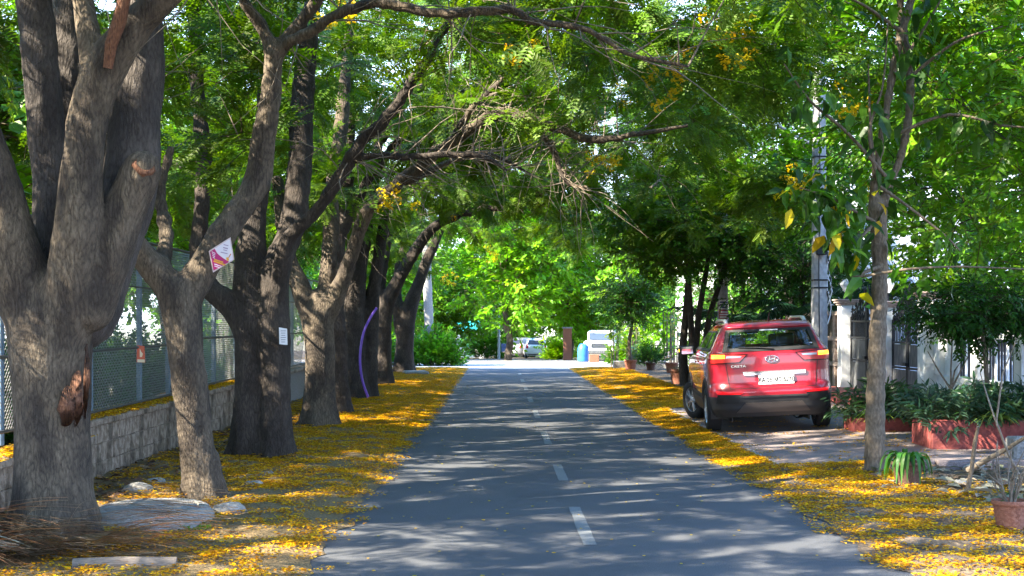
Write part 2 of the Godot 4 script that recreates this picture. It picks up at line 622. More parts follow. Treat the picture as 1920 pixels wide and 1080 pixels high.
func street_tree(label: String, chains: Array, cell: float, boughs: Array, clumps: Array, bark: Material, per: int, tint: Color, dark := []) -> Node3D:
	var root: Vector4 = chains[0][0]
	var base := Vector3(root.x, 0, root.z)
	var t := thing("street_tree", label, "tree", base, 0.0, "old trees along the fence")
	var nodes := []
	var shifted := []
	for ch in chains:
		var q := []
		for p: Vector4 in curve(ch, 3):
			q.append(p - Vector4(base.x, 0, base.z, 0))
			if p.y > 1.8:
				nodes.append(xyz(p) - base)
		shifted.append(q)
	for f in (chains.size() if cell < 0.04 and chains.size() < 5 else 1):      # roots that flare into the ground
		var b0: Vector4 = chains[f][1] - Vector4(base.x, 0, base.z, 0)
		if b0.y > 0.6:
			continue
		for k in 7:
			var th := TAU * k / 7.0 + rng.randf_range(-0.3, 0.3)
			var o := Vector4(cos(th), 0, sin(th), 0)
			var reach := b0.w * rng.randf_range(1.15, 1.6)
			shifted.append([b0 + o * b0.w * 0.55 + Vector4(0, 0.28, 0, -b0.w * 0.62), Vector4(b0.x, 0.14, b0.z, b0.w * 0.36) + o * b0.w * 0.85, Vector4(b0.x, -0.02, b0.z, b0.w * 0.22) + o * reach])
	var pale := []
	for k in shifted.size():
		if k in dark:
			part("limb", flesh([shifted[k]], cell, 55.0), M.bark_grey, t)
		else:
			pale.append(shifted[k])
	part("trunk", flesh(pale, cell, 55.0), bark, t)
	for b in boughs:
		var s := Shape.new()
		var pts := []
		var rad := []
		for p: Vector4 in curve(b, 6):
			pts.append(xyz(p) - base + rand_in_ball() * p.w * 0.35)
			rad.append(p.w)
			nodes.append(xyz(p) - base)
		s.tube(pts, rad, 9, lumps, 0.3, 7.0)
		part("bough", s, bark, t)
	var own := []
	for c: Vector3 in clumps:
		own.append(c - base)
	var tw := Shape.new()
	grow(nodes, own, 0.022, tw)
	for k in boughs.size() * 55:      # bare side twigs along the boughs
		var b: Array = boughs[k % boughs.size()]
		var bk := rng.randi() % (b.size() - 1)
		var q: Vector4 = b[bk].lerp(b[bk + 1], rng.randf())
		var p := xyz(q) - base
		var dir := Vector3(rng.randf_range(-0.3, 1.0), rng.randf_range(-0.7, 0.8), rng.randf_range(-0.8, 0.8)).normalized()
		var l := rng.randf_range(0.4, 1.7)
		var pts := [p]
		var rad := [rng.randf_range(0.005, 0.011)]
		for j in 6:
			p += dir * l / 6.0
			dir = (dir + rand_in_ball() * 0.35).normalized()
			pts.append(p)
			rad.append(rad[0] * (1.0 - (j + 1) / 6.5))
		tw.tube(pts, rad, 4)
	part("twigs", tw, M.twig_pale, t).set_meta("kind", "stuff")
	dress(t, own, M.feathers, M.feather_leaf, per, 0.60, 1.05, tint)
	return t

# ------------------------------------------------------------------ scene
func _ready() -> void:
	view_and_light()
	rng.seed = 11
	lumps.seed = 5
	lumps.frequency = 0.35
	lumps.fractal_octaves = 3
	materials()
	street()
	fence_side()
	gate_side()
	far_end()
	avenue()
	garden_side_trees()
	suv()
	far_cars()
	verge_things()
	blossom()

func view_and_light() -> void:
	var cam := Camera3D.new()
	cam.name = "camera"
	cam.projection = Camera3D.PROJECTION_FRUSTUM
	cam.near = 0.1
	cam.far = 600.0
	cam.size = 0.1 * 1080.0 / 2500.0
	cam.frustum_offset = Vector2(0.1 * 25.0 / 2500.0, 0.1 * 65.0 / 2500.0)
	cam.position = Vector3(0, 1.62, 0)
	add_child(cam)
	var env := Environment.new()
	env.background_mode = Environment.BG_SKY
	var sm := ProceduralSkyMaterial.new()
	sm.sky_top_color = Color(0.42, 0.60, 0.86)
	sm.sky_horizon_color = Color(0.86, 0.90, 0.95)
	sm.sky_curve = 0.18
	sm.ground_bottom_color = Color(0.35, 0.33, 0.28)
	sm.ground_horizon_color = Color(0.70, 0.70, 0.66)
	sm.sky_energy_multiplier = 1.0
	var sky := Sky.new()
	sky.sky_material = sm
	env.sky = sky
	env.tonemap_mode = Environment.TONE_MAPPER_LINEAR
	env.tonemap_exposure = 7.5
	env.sdfgi_enabled = true
	env.ssao_enabled = true
	env.ssil_enabled = true
	var we := WorldEnvironment.new()
	we.name = "air"
	we.environment = env
	add_child(we)
	var sun := DirectionalLight3D.new()
	sun.name = "sun"
	sun.light_energy = 1.5
	sun.light_color = Color(1.0, 0.95, 0.86)
	sun.light_angular_distance = 0.5
	sun.shadow_enabled = true
	add_child(sun)
	sun.look_at_from_position(Vector3.ZERO, Vector3(0.70, -0.62, -0.34), Vector3.UP)

func bark_skin(stops: Array, seed_: int, scale: Vector3, coarse: Array) -> StandardMaterial3D:
	var m := skin(stops, 0.02, scale, 0.92, 0.0, 0.02, 5, seed_, coarse, Vector3(0.7, 0.34, 0.7))
	var f := noise_of(0.011, 5, FastNoiseLite.TYPE_SIMPLEX_SMOOTH, seed_)
	f.fractal_type = FastNoiseLite.FRACTAL_RIDGED
	f.fractal_gain = 0.62
	f.domain_warp_enabled = true
	f.domain_warp_amplitude = 22.0
	f.domain_warp_frequency = 0.02
	m.albedo_texture = noise_tex(f, stops, 1024)
	m.heightmap_enabled = true
	m.heightmap_texture = noise_tex(f, [], 1024)
	m.heightmap_flip_texture = true
	m.heightmap_scale = 2.0
	return m

func materials() -> void:
	M.bark = bark_skin([[0.0, L(.25, .208, .155)], [0.30, L(.185, .150, .110)], [0.55, L(.118, .094, .068)], [0.78, L(.055, .042, .030)], [1.0, L(.016, .012, .009)]], 3, Vector3(2.2, 0.62, 2.2),
		[[0.0, L(.20, .19, .20)], [0.38, L(.38, .36, .37)], [0.50, L(.72, .70, .68)], [0.58, L(1.0, 0.98, 0.93)], [1.0, L(1.0, 0.97, 0.92)]])
	M.bark_grey = bark_skin([[0.0, L(.14, .125, .115)], [0.4, L(.095, .083, .075)], [0.7, L(.055, .047, .042)], [1.0, L(.016, .013, .012)]], 5, Vector3(2.0, 0.55, 2.0),
		[[0.0, L(.30, .29, .30)], [0.45, L(.62, .60, .60)], [0.62, L(1.0, .98, .95)]])
	M.bark_dark = bark_skin([[0.0, L(.115, .092, .074)], [0.4, L(.070, .055, .044)], [0.7, L(.036, .028, .023)], [1.0, L(.010, .008, .007)]], 8, Vector3(2.0, 0.55, 2.0),
		[[0.0, L(.35, .33, .33)], [0.45, L(.62, .60, .58)], [0.62, L(1.0, 1.0, 1.0)]])
	M.bark_slim = skin([[0.0, L(.05, .04, .028)], [0.5, L(.115, .088, .06)], [1.0, L(.20, .16, .115)]], 0.03, Vector3(2.2, 0.9, 2.2), 0.9, 0.8, 0.04, 5, 12)
	M.wood = skin([[0.0, L(.05, .018, .010)], [0.5, L(.16, .065, .032)], [1.0, L(.30, .16, .09)]], 0.03, Vector3(5, 1.2, 5), 0.85, 1.5, 0.04, 4, 15)
	M.twig = mat(L(.075, .055, .038), 0.9)
	M.twig_pale = skin([[0.0, L(.07, .055, .04)], [0.5, L(.16, .13, .098)], [1.0, L(.30, .255, .20)]], 0.03, Vector3(1.2, 1.2, 1.2), 0.9)
	M.feather_leaf = leaf_mat(L(1.0, 1.0, 0.25), 0.5)
	M.leaf = leaf_mat(L(0.92, 1.0, 0.28), 0.38)
	M.petal = leaf_mat(L(1.0, 0.86, 0.3), 0.6)
	M.dry = leaf_mat(L(0.4, 0.36, 0.28), 0.8)
	M.feathers = []
	for k in 4:
		M.feathers.append(feather_spray(100 + k, Color(0.090, 0.182, 0.010)))
	M.broads = []
	for k in 3:
		M.broads.append(broad_spray(200 + k, Color(0.085, 0.190, 0.012)))
	M.smalls = []
	for k in 2:
		M.smalls.append(broad_spray(240 + k, Color(0.052, 0.140, 0.022), 0.07, 0.03, 16))
	M.straps = []
	for k in 2:
		M.straps.append(broad_spray(260 + k, Color(0.045, 0.095, 0.055), 0.19, 0.036, 12))
	M.asphalt = skin([[0.0, L(.042, .046, .053)], [0.45, L(.058, .062, .070)], [0.55, L(.069, .074, .082)], [1.0, L(.115, .120, .128)]], 0.14, Vector3(1.1, 1.1, 1.1), 0.84, 0.5, 0.3, 3, 21,
		[[0.0, L(.72, .72, .74)], [0.5, L(.92, .92, .93)], [1.0, L(1, 1, 1)]], Vector3(0.16, 0.16, 0.16))
	M.far_road = skin([[0.0, L(.20, .19, .18)], [1.0, L(.32, .305, .29)]], 0.1, Vector3(0.6, 0.6, 0.6), 0.9, 0.4, 0.2, 3, 23)
	M.soil = skin([[0.0, L(.045, .030, .018)], [0.5, L(.105, .075, .045)], [1.0, L(.22, .17, .11)]], 0.05, Vector3(0.7, 0.7, 0.7), 0.95, 2.0, 0.06, 5, 31,
		[[0.0, L(.55, .5, .45)], [0.6, L(1, 1, 1)]], Vector3(0.3, 0.3, 0.3))
	M.dust = skin([[0.0, L(.085, .055, .022)], [0.5, L(.145, .098, .040)], [1.0, L(.22, .16, .08)]], 0.06, Vector3(0.9, 0.9, 0.9), 0.95, 1.2, 0.08, 5, 33)
	M.paving = skin([[0.0, L(.13, .105, .10)], [0.5, L(.19, .155, .15)], [1.0, L(.27, .225, .215)]], 0.09, Vector3(0.8, 0.8, 0.8), 0.88, 0.8, 0.15, 4, 35,
		[[0.0, L(.7, .68, .68)], [0.55, L(1, 1, 1)]], Vector3(0.25, 0.25, 0.25))
	M.concrete = skin([[0.0, L(.14, .135, .125)], [0.5, L(.23, .225, .212)], [1.0, L(.32, .31, .297)]], 0.05, Vector3(0.9, 0.9, 0.9), 0.9, 0.8, 0.08, 5, 41)
	M.pole = skin([[0.0, L(.22, .22, .225)], [0.5, L(.33, .33, .335)], [1.0, L(.45, .45, .45)]], 0.03, Vector3(0.8, 0.4, 0.8), 0.9, 0.5, 0.08, 5, 43)
	M.block = skin([[0.0, L(.13, .10, .075)], [0.42, L(.23, .185, .14)], [0.6, L(.31, .255, .20)], [1.0, L(.40, .34, .28)]], 0.02, Vector3(0.9, 0.7, 0.9), 0.95, 1.8, 0.05, 5, 45,
		[[0.0, L(.30, .30, .28)], [0.34, L(.60, .59, .56)], [0.46, L(.95, .95, .93)], [1.0, L(1, 1, 1)]], Vector3(0.8, 0.35, 0.8))
	M.paint_white = skin([[0.0, L(.52, .54, .56)], [0.5, L(.68, .70, .71)], [1.0, L(.76, .77, .77)]], 0.015, Vector3(0.6, 0.35, 0.6), 0.75, 0.3, 0.05, 5, 47)
	M.cap_stone = skin([[0.0, L(.30, .22, .19)], [1.0, L(.52, .42, .37)]], 0.03, Vector3(0.8, 0.8, 0.8), 0.85, 0.4, 0.05, 4, 49)
	M.rubble = skin([[0.0, L(.06, .055, .045)], [0.5, L(.17, .155, .13)], [1.0, L(.34, .31, .26)]], 0.04, Vector3(2.0, 2.0, 2.0), 0.95, 4.0, 0.05, 4, 51)
	M.oxide = skin([[0.0, L(.13, .028, .024)], [0.55, L(.20, .040, .034)], [1.0, L(.27, .075, .062)]], 0.03, Vector3(0.8, 0.8, 0.8), 0.72, 0.5, 0.06, 5, 53)
	M.terracotta = skin([[0.0, L(.13, .045, .026)], [0.5, L(.25, .095, .056)], [1.0, L(.36, .18, .12)]], 0.03, Vector3(2, 2, 2), 0.88, 0.6, 0.08, 4, 55)
	M.old_pot = skin([[0.0, L(.05, .028, .020)], [0.5, L(.10, .052, .036)], [1.0, L(.17, .10, .07)]], 0.03, Vector3(2, 2, 2), 0.9, 0.6, 0.08, 4, 57)
	M.gate_sheet = skin([[0.0, L(.035, .04, .045)], [0.5, L(.075, .082, .09)], [1.0, L(.15, .155, .16)]], 0.02, Vector3(1.2, 0.35, 1.2), 0.55, 0.3, 0.05, 4, 59)
	M.iron = mat(L(.018, .020, .026), 0.5, 0.4)
	M.fence_blue = skin([[0.0, L(.07, .13, .18)], [0.5, L(.12, .20, .27)], [1.0, L(.2, .28, .34)]], 0.03, Vector3(2, 1, 2), 0.6, 0.2, 0.05, 4, 61)
	M.wire = mat(L(.30, .31, .31), 0.45, 0.7)
	M.rail = mat(L(.10, .10, .095), 0.6, 0.5)
	M.thatch = leaf_mat(L(0.2, 0.16, 0.1), 0.8)
	M.white_line = skin([[0.0, L(.075, .08, .085)], [0.5, L(.14, .15, .155)], [1.0, L(.24, .25, .25)]], 0.12, Vector3(1.3, 1.3, 1.3), 0.8)
	M.paper = mat(L(.72, .73, .76), 0.8)
	M.print_dark = mat(L(.10, .10, .14), 0.8)
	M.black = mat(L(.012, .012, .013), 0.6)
	M.rubber = mat(L(.014, .014, .015), 0.85)

func height(x: float, z: float) -> float:      # the lie of the land
	var far := -z
	var h := 0.0
	if far > 46.0:
		h -= (far - 46.0) * 0.0185
	return h

func ground_sheet(x0: float, x1: float, z0: float, z1: float, nx: int, nz: int, lift: float, wobble := 0.0) -> Shape:
	var s := Shape.new()
	var rows := []
	for r in nz + 1:
		var row := []
		for k in nx + 1:
			var x := lerpf(x0, x1, float(k) / nx)
			var z := lerpf(z0, z1, float(r) / nz)
			var h := height(x, z) + lift
			if wobble > 0.0:
				h += wobble * lumps.get_noise_2d(x * 4.0, z * 4.0)
			row.append(Vector3(x, h, z))
		rows.append(row)
	s.sheet(rows)
	return s

func street() -> void:
	setting("ground", ground_sheet(-160, 160, 30, -330, 64, 90, -0.05), M.soil)
	var road := setting("road", ground_sheet(-1.6, 3.0, 12, -47.5, 8, 60, 0.0), M.asphalt)
	setting("cross_street", ground_sheet(-60, 60, -47.4, -84, 40, 18, -0.004), M.far_road)
	# verges: trodden earth, uneven, meeting the asphalt in a ragged edge
	for side in [0, 1]:
		var s := Shape.new()
		var rows := []
		for r in 481:
			var z := lerpf(10.0, -47.2, r / 480.0)
			var row := []
			for k in 17:
				var edge := (-1.22 if side == 0 else 2.62) + 0.16 * lumps.get_noise_2d(z * 3.0, 10.0 * side) + 0.05 * lumps.get_noise_2d(z * 9.0, 40.0 + 9.0 * side)
				var u := k / 16.0
				var x := lerpf(-4.3, edge, u) if side == 0 else lerpf(edge, 9.5, u * u * 0.6 + u * 0.4)
				var inner := 1.0 - u if side == 0 else u
				var h := 0.006 + minf(inner * 8.0, 1.0) * (0.03 + 0.05 * lumps.get_noise_2d(x * 5.0, z * 5.0) + 0.018 * lumps.get_noise_2d(x * 22.0, z * 22.0))
				if side == 1 and x > 3.0 and z < -14.4 and z > -27.5:
					h = minf(h, -0.02)
				row.append(Vector3(x, maxf(h, -0.02 if side == 1 else 0.005), z))
			rows.append(row)
		s.sheet(rows)
		setting("verge", s, M.dust if side == 0 else M.soil)
	# worn white dashes down the middle
	for a: Array in [[9.7, 11.7], [13.65, 15.2], [17.7, 19.9], [22.6, 24.6], [27.2, 29.0], [31.8, 33.6], [36.4, 38.2], [41, 42.8]]:
		var s := Shape.new()
		var rows := []
		for r in 9:
			var z := -lerpf(a[0], a[1], r / 8.0)
			var row := []
			for k in 3:
				var w := 0.05 + 0.008 * lumps.get_noise_2d(z * 30.0, k * 20.0)
				row.append(Vector3(0.665 + w * (k - 1), 0.004, z))
			rows.append(row)
		s.sheet(rows)
		part("lane_marking", s, M.white_line, road)
	# paved forecourt before the gates, sloping up from its kerb
	var p := Shape.new()
	var prow := []
	for r in 31:
		var row := []
		for k in 21:
			var x := lerpf(3.2, 9.6, k / 20.0)
			var z := lerpf(-14.75, -27.4, r / 30.0)
			row.append(Vector3(x, 0.012 + 0.05 * clampf(x - 3.2, 0.0, 1.8) + 0.006 * lumps.get_noise_2d(x * 4.0, z * 4.0), z + (0.10 * lumps.get_noise_2d(x * 8.0, 3.0) if r == 0 else 0.0)))
		prow.append(row)
	p.sheet(prow)
	var edge := []
	var low := []
	for q: Vector3 in prow[0]:
		edge.append(q)
		low.append(q - Vector3(0, 0.16, -0.01))
	p.sheet([low, edge])
	setting("pavement", p, M.paving)
	var kerb := Shape.new()
	var kp := []
	for r in 14:
		kp.append(-14.9 - r * 0.92)
	var kn := setting("kerb", Shape.new(), M.concrete)
	for r in 13:
		var ks := Shape.new()
		ks.prism(Transform3D(Basis(Vector3.UP, rng.randf_range(-0.012, 0.012)), Vector3(3.12 + rng.randf_range(-0.012, 0.012), -0.03 + rng.randf_range(-0.008, 0.004), kp[r] - 0.45)), Vector3(0.075, 0.055, 0.452), 0.012)
		part("kerb_stone", ks, M.concrete, kn)
	# a raised edge of stone between the forecourt and the bare soil
	var st := Shape.new()
	for k in 5:
		st.prism(Transform3D(Basis(Vector3.UP, rng.randf_range(-0.05, 0.05)), Vector3(4.5 + k * 0.62, 0.05, -14.72 + rng.randf_range(-0.03, 0.03))), Vector3(0.30, 0.06, 0.08), 0.015)
	setting("kerb", st, M.paving)

# ------------------------------------------------------------------ left side: wall, fence and what is behind
func fence_side() -> void:
	var w := thing("boundary_wall", "low weathered block wall with a blossom-strewn ledge below the wire fence", "wall", Vector3(-4.25, 0, 0))
	var shapes := []
	for k in 6:
		var s := Shape.new()
		s.prism(Transform3D(), Vector3(0.14, 0.0945, 0.2085), 0.008)
		for j in s.v.size():
			s.v[j] += Vector3(1, 1, 1) * 0.006 * lumps.get_noise_3d(s.v[j].x * 60 + k * 31, s.v[j].y * 60, s.v[j].z * 60)
		shapes.append(s.mesh())
	var runs := [[7.0, 13.2, 0.42], [13.2, 17.6, 0.57], [17.6, 23.4, 0.60], [23.4, 47.0, 0.62]]
	var core := Shape.new()
	var cope := Shape.new()
	for r: Array in runs:
		core.box(Vector3(-0.02, r[2] / 2 - 0.15, -(r[0] + r[1]) / 2), Vector3(0.22, r[2] + 0.25, r[1] - r[0]))
		var parts := int((r[1] - r[0]) / 0.42)
		if r[0] < 23.0:
			for course in 4:
				for k in parts + 1:
					var z: float = r[0] + 0.21 + k * 0.42 - (0.21 if course % 2 else 0.0)
					if z > r[1] - 0.1 or z < r[0] + 0.1:
						continue
					var y: float = r[2] - 0.10 - course * 0.19
					part("block", shapes[rng.randi() % 6], M.block, w, Transform3D(Basis(Vector3.UP, rng.randf_range(-0.02, 0.02)), Vector3(rng.randf_range(-0.006, 0.008), y, -z)))
		var top := Shape.new()
		top.prism(Transform3D(Basis(), Vector3(-0.06, r[2] + 0.03, -(r[0] + r[1]) / 2)), Vector3(0.24, 0.035, (r[1] - r[0]) / 2 - 0.004), 0.012)
		part("ledge", top, M.block, w)
	part("mortar", core, M.concrete, w)
	# chain-link fence standing on the ledge
	var f := thing("wire_fence", "chain-link fence with blue-grey steel posts on the low block wall", "fence", Vector3(-4.34, 0, 0))
	var posts := [9.6, 11.6, 13.85, 14.15, 16.1, 17.5, 18.9, 20.3, 22.0, 24.0, 26.0, 28.0, 30.5, 33.0, 36.0, 39.0, 42.0]
	for z: float in posts:
		var s := Shape.new()
		s.bar(Vector3(0, 0.55, -z), Vector3(0, 2.62, -z), 0.075, 0.055, 0.006)
		part("post", s, M.fence_blue, f)
	for a: Array in [[8.0, 17.5, 1.33, 0.03], [17.5, 30.0, 1.40, 0.03], [8.0, 17.5, 0.68, 0.025], [17.5, 30.0, 0.72, 0.025], [8.0, 30.0, 2.05, 0.018], [8.0, 42.0, 2.60, 0.03], [30.0, 42.0, 1.4, 0.03]]:
		var s := Shape.new()
		s.tube([Vector3(0.045, a[2], -a[0]), Vector3(0.045, a[2] - 0.01, -(a[0] + a[1]) / 2), Vector3(0.045, a[2], -a[1])], [a[3] * 0.6, a[3] * 0.6, a[3] * 0.6], 6)
		part("rail", s, M.rail, f)
	var net := Shape.new()
	for dirn: float in [-1.0, 1.0]:
		for k in 560:
			var z0 := 8.0 + k * 0.06
			var a := Vector2(z0, 0.68) if dirn > 0 else Vector2(z0, 2.58)
			var b := Vector2(z0 - 1.9, 2.58) if dirn > 0 else Vector2(z0 - 1.9, 0.68)
			if b.x < 8.0 or a.x > 31.0:
				continue
			net.bar(Vector3(0.025 + 0.004 * dirn, a.y, -a.x), Vector3(0.025 + 0.004 * dirn, b.y, -b.x), 0.0042, 0.0042)
	part("chain_link", net, M.wire, f).set_meta("kind", "stuff")
	# small red notice wired to the fence
	var nb := thing("notice_plate", "small faded red notice wired to the chain-link fence", "sign", Vector3(-4.27, 1.27, -15.9), PI / 2 - 0.5)
	var s1 := Shape.new()
	s1.slab([Vector2(-0.07, -0.12), Vector2(0.07, -0.13), Vector2(0.06, 0.07), Vector2(-0.06, 0.08)], Transform3D(), 0.006)
	part("plate", s1, mat(L(.55, .12, .06), 0.7), nb)
	var s2 := Shape.new()
	s2.slab([Vector2(-0.062, -0.118), Vector2(0.062, -0.127), Vector2(0.06, -0.09), Vector2(-0.06, -0.085)], Transform3D(Basis(), Vector3(0, 0, 0.006)), 0.002)
	s2.slab([Vector2(-0.02, -0.06), Vector2(0.015, -0.06), Vector2(0.03, -0.02), Vector2(0.005, 0.0), Vector2(-0.02, 0.04)], Transform3D(Basis(), Vector3(0, 0, 0.006)), 0.002)
	part("print", s2, mat(L(.75, .62, .42), 0.8), nb)
	# park behind: hedges, trees, a pale house
	var hedge_tones := [Color(0.7, 0.95, 1.2), Color(0.8, 1.0, 1.0), Color(1.5, 1.5, 0.8), Color(0.75, 0.9, 1.0), Color(1.3, 1.4, 0.9), Color(1.1, 1.2, 0.9), Color(1.3, 1.3, 0.9), Color(1.2, 1.3, 0.9), Color(1.5, 1.5, 0.8)]
	var says := ["dark green clipped hedge just behind the wire fence", "bluish green hedge behind the fence beside the notice", "bright yellow-green bush behind the fence at the edge", "dense hedge behind the fence past the second trunk", "pale green bush behind the far end of the fence", "broad bush in the park below the pale house", "round bush deep in the park behind the twin trunk", "bush in the park behind the far trunks", "bright bush deep in the park left of the house"]
	var spots := [Vector3(-6.0, 0, -15.2), Vector3(-6.4, 0, -18.6), Vector3(-6.2, 0, -12.2), Vector3(-6.6, 0, -22.8), Vector3(-6.4, 0, -28.0), Vector3(-8.6, 0, -25.0), Vector3(-9.6, 0, -33.0), Vector3(-7.4, 0, -36.0), Vector3(-12.0, 0, -29.0)]
	for k in 9:
		bush("park_hedge", says[k], spots[k], Vector3(1.2, 1.0 + 0.15 * (k % 2), 2.2), 520, M.smalls, M.leaf, 1.5, hedge_tones[k], "hedges in the park behind the fence")
	var tl := ["slender park tree seen through the fence left of the house", "park tree with bright crown behind the first old trunk", "tall park tree behind the second old trunk", "leafy park tree behind the third and fourth trunks", "park tree shading the far end of the fence", "bright leafy tree at the far corner of the park"]
	var at := [Vector3(-10.2, 0, -22.0), Vector3(-8.2, 0, -15.5), Vector3(-9.5, 0, -29.0), Vector3(-9.0, 0, -36.0), Vector3(-8.5, 0, -44.0), Vector3(-13.5, 0, -40.0)]
	for k in 6:
		var hgt := [4.6, 4.2, 5.2, 4.8, 4.6, 5.4]
		leafy_tree("park_tree", tl[k], at[k], [Vector4(0, -0.1, 0, 0.16), Vector4(0.05, 1.2, 0.05, 0.13), Vector4(-0.1, 2.4, 0, 0.11), Vector4(0.1, hgt[k] - 0.4, 0.1, 0.06)], Vector3(0, hgt[k], 0), Vector3(2.7, 2.3, 2.7), 60, 13, M.broads if k % 2 else M.smalls, M.leaf, M.bark_dark, 2.1, [Color(1.3, 1.35, 0.9), Color(1.5, 1.5, 0.8), Color(1.1, 1.2, 0.9), Color(1.2, 1.3, 0.8), Color(0.9, 1.1, 0.9), Color(1.5, 1.6, 0.9)][k], "trees in the park behind the fence", 0.03)
	var hs := thing("pale_house", "pale house with blue-white walls seen through the wire fence", "house", Vector3(-17.5, 0, -42.0), 0.25)
	var wl := Shape.new()
	wl.box(Vector3(0, 2.0, 0), Vector3(8.0, 4.6, 6.0), 0.02)
	part("wall", wl, M.paint_white, hs)
	var rf := Shape.new()
	rf.slab([Vector2(-3.6, 0), Vector2(3.6, 0), Vector2(0, 1.5)], Transform3D(Basis(Vector3.UP, PI / 2), Vector3(-4.4, 4.3, 0)), 8.8)
	part("roof", rf, M.terracotta, hs)
	for k in 4:
		for row in 2:
			var wn := Shape.new()
			wn.box(Vector3(-2.8 + k * 1.8, 1.1 + row * 1.9, 3.03), Vector3(0.95, 1.15, 0.08), 0.01)
			var win := part("window", wn, M.paint_white, hs)
			var pn := Shape.new()
			pn.box(Vector3(-2.8 + k * 1.8, 1.1 + row * 1.9, 3.075), Vector3(0.78, 0.98, 0.02))
			part("pane", pn, mat(L(.05, .06, .08), 0.15), win)

# ------------------------------------------------------------------ right side: gates, wall, planters
func lamp_on(at: Vector3, label: String) -> void:
	var t := thing("gate_lamp", label, "lamp", at, 0.0, "lamps on the gate pillars")
	var s := Shape.new()
	s.lathe(Transform3D(), [Vector2(0.001, 0), Vector2(0.05, 0), Vector2(0.035, 0.03), Vector2(0.03, 0.13), Vector2(0.055, 0.15), Vector2(0.001, 0.15)], 12)
	part("stand", s, M.iron, t)
	var g := Shape.new()
	g.lathe(Transform3D(Basis(), Vector3(0, 0.15, 0)), [Vector2(0.05, 0), Vector2(0.125, 0.13), Vector2(0.135, 0.17), Vector2(0.07, 0.25), Vector2(0.001, 0.265)], 6)
	part("glass_shade", g, M.shade, t)

func pillar(at: Vector3, h: float, w: float, label: String) -> void:
	var t := thing("gate_pillar", label, "pillar", at, 0.0, "white pillars of the gates")
	var s := Shape.new()
	s.box(Vector3(0, h / 2 - 0.1, 0), Vector3(w, h + 0.2, w), 0.012)
	part("shaft", s, M.paint_white, t)
	var c := Shape.new()
	c.box(Vector3(0, h + 0.02, 0), Vector3(w + 0.06, 0.04, w + 0.06), 0.008)
	c.box(Vector3(0, h + 0.065, 0), Vector3(w + 0.13, 0.05, w + 0.13), 0.012)
	c.box(Vector3(0, h + 0.105, 0), Vector3(w + 0.19, 0.03, w + 0.19), 0.008)
	part("cap", c, M.cap_stone, t)

func gate(z0: float, z1: float, x: float, mid: float, label: String) -> void:
	# two leaves in the plane x = const, from z0 (far) to z1 (near)
	var t := thing("iron_gate", label, "gate", Vector3(x, 0.1, 0), 0.0, "iron gates between the pillars")
	var half := (z1 - z0) / 2.0
	for side in 2:
		var a := z0 + half * side + 0.015
		var b := a + half - 0.03
		var fr := Shape.new()
		for zz: float in [a + 0.02, b - 0.02]:
			fr.bar(Vector3(0, 0.04, zz), Vector3(0, mid + 0.42 + (0.35 if (zz > (z0 + z1) / 2 - 0.3 and zz < (z0 + z1) / 2 + 0.3) else 0.0), zz), 0.045, 0.045, 0.005)
		for y: float in [0.05, mid - 0.45, mid, mid + 0.33]:
			fr.bar(Vector3(0, y, a), Vector3(0, y, b), 0.04, 0.04, 0.005)
		var fp := part("gate_frame", fr, M.iron, t)
		for rng_y: Array in [[0.07, mid - 0.48, -0.012], [mid - 0.42, mid - 0.03, 0.008]]:
			var sh := Shape.new()
			sh.box(Vector3(rng_y[2], (rng_y[0] + rng_y[1]) / 2, (a + b) / 2), Vector3(0.012, rng_y[1] - rng_y[0], b - a - 0.03))
			part("sheet", sh, M.gate_sheet, t)
		var n := int((b - a) / 0.085)
		for k in n:
			var zz := a + (k + 0.5) * (b - a) / n
			var br := Shape.new()
			br.bar(Vector3(0, mid, zz), Vector3(0, mid + 0.33, zz), 0.016, 0.016)
			part("bar", br, M.iron, t)
		# scrollwork that climbs to the middle
		var cur := Shape.new()
		var top := []
		for k in 13:
			var u := k / 12.0
			var zz := lerpf(a, b, u)
			var v := u if side == 0 else 1.0 - u
			var y := mid + 0.36 + 0.16 + 0.42 * pow(v, 1.6) * (1.0 + 0.1 * sin(v * 9.0))
			top.append(Vector3(0, y, zz))
			if k % 2 == 1:
				for q in 3:
					var cy := lerpf(mid + 0.38, y - 0.06, (q + 0.5) / 3.0)
					var ring := []
					var rr := []
					for j in 13:
						var th := TAU * j / 9.0 * (1 if q % 2 else -1)
						var rad := (0.075 - 0.0042 * j)
						ring.append(Vector3(0.006 * (q - 1), cy + sin(th) * rad, zz + cos(th) * rad))
						rr.append(0.010)
					cur.tube(ring, rr, 4)
				cur.bar(Vector3(0, mid + 0.33, zz), Vector3(0, y, zz), 0.014, 0.014)
		var tr := []
		for k in top.size():
			tr.append(0.016)
		cur.tube(top, tr, 5)
		part("scrollwork", cur, M.iron, t)
		for k in 4:
			var p: Vector3 = top[1 + k * 3]
			var fin := Shape.new()
			fin.lathe(Transform3D(Basis(), p), [Vector2(0.012, 0), Vector2(0.028, 0.04), Vector2(0.016, 0.08), Vector2(0.001, 0.14)], 6)
			part("finial", fin, M.iron, t)
	var lk := Shape.new()
	lk.box(Vector3(-0.05, mid - 0.38, (z0 + z1) / 2), Vector3(0.05, 0.06, 0.16), 0.008)
	part("bolt", lk, M.iron, t)

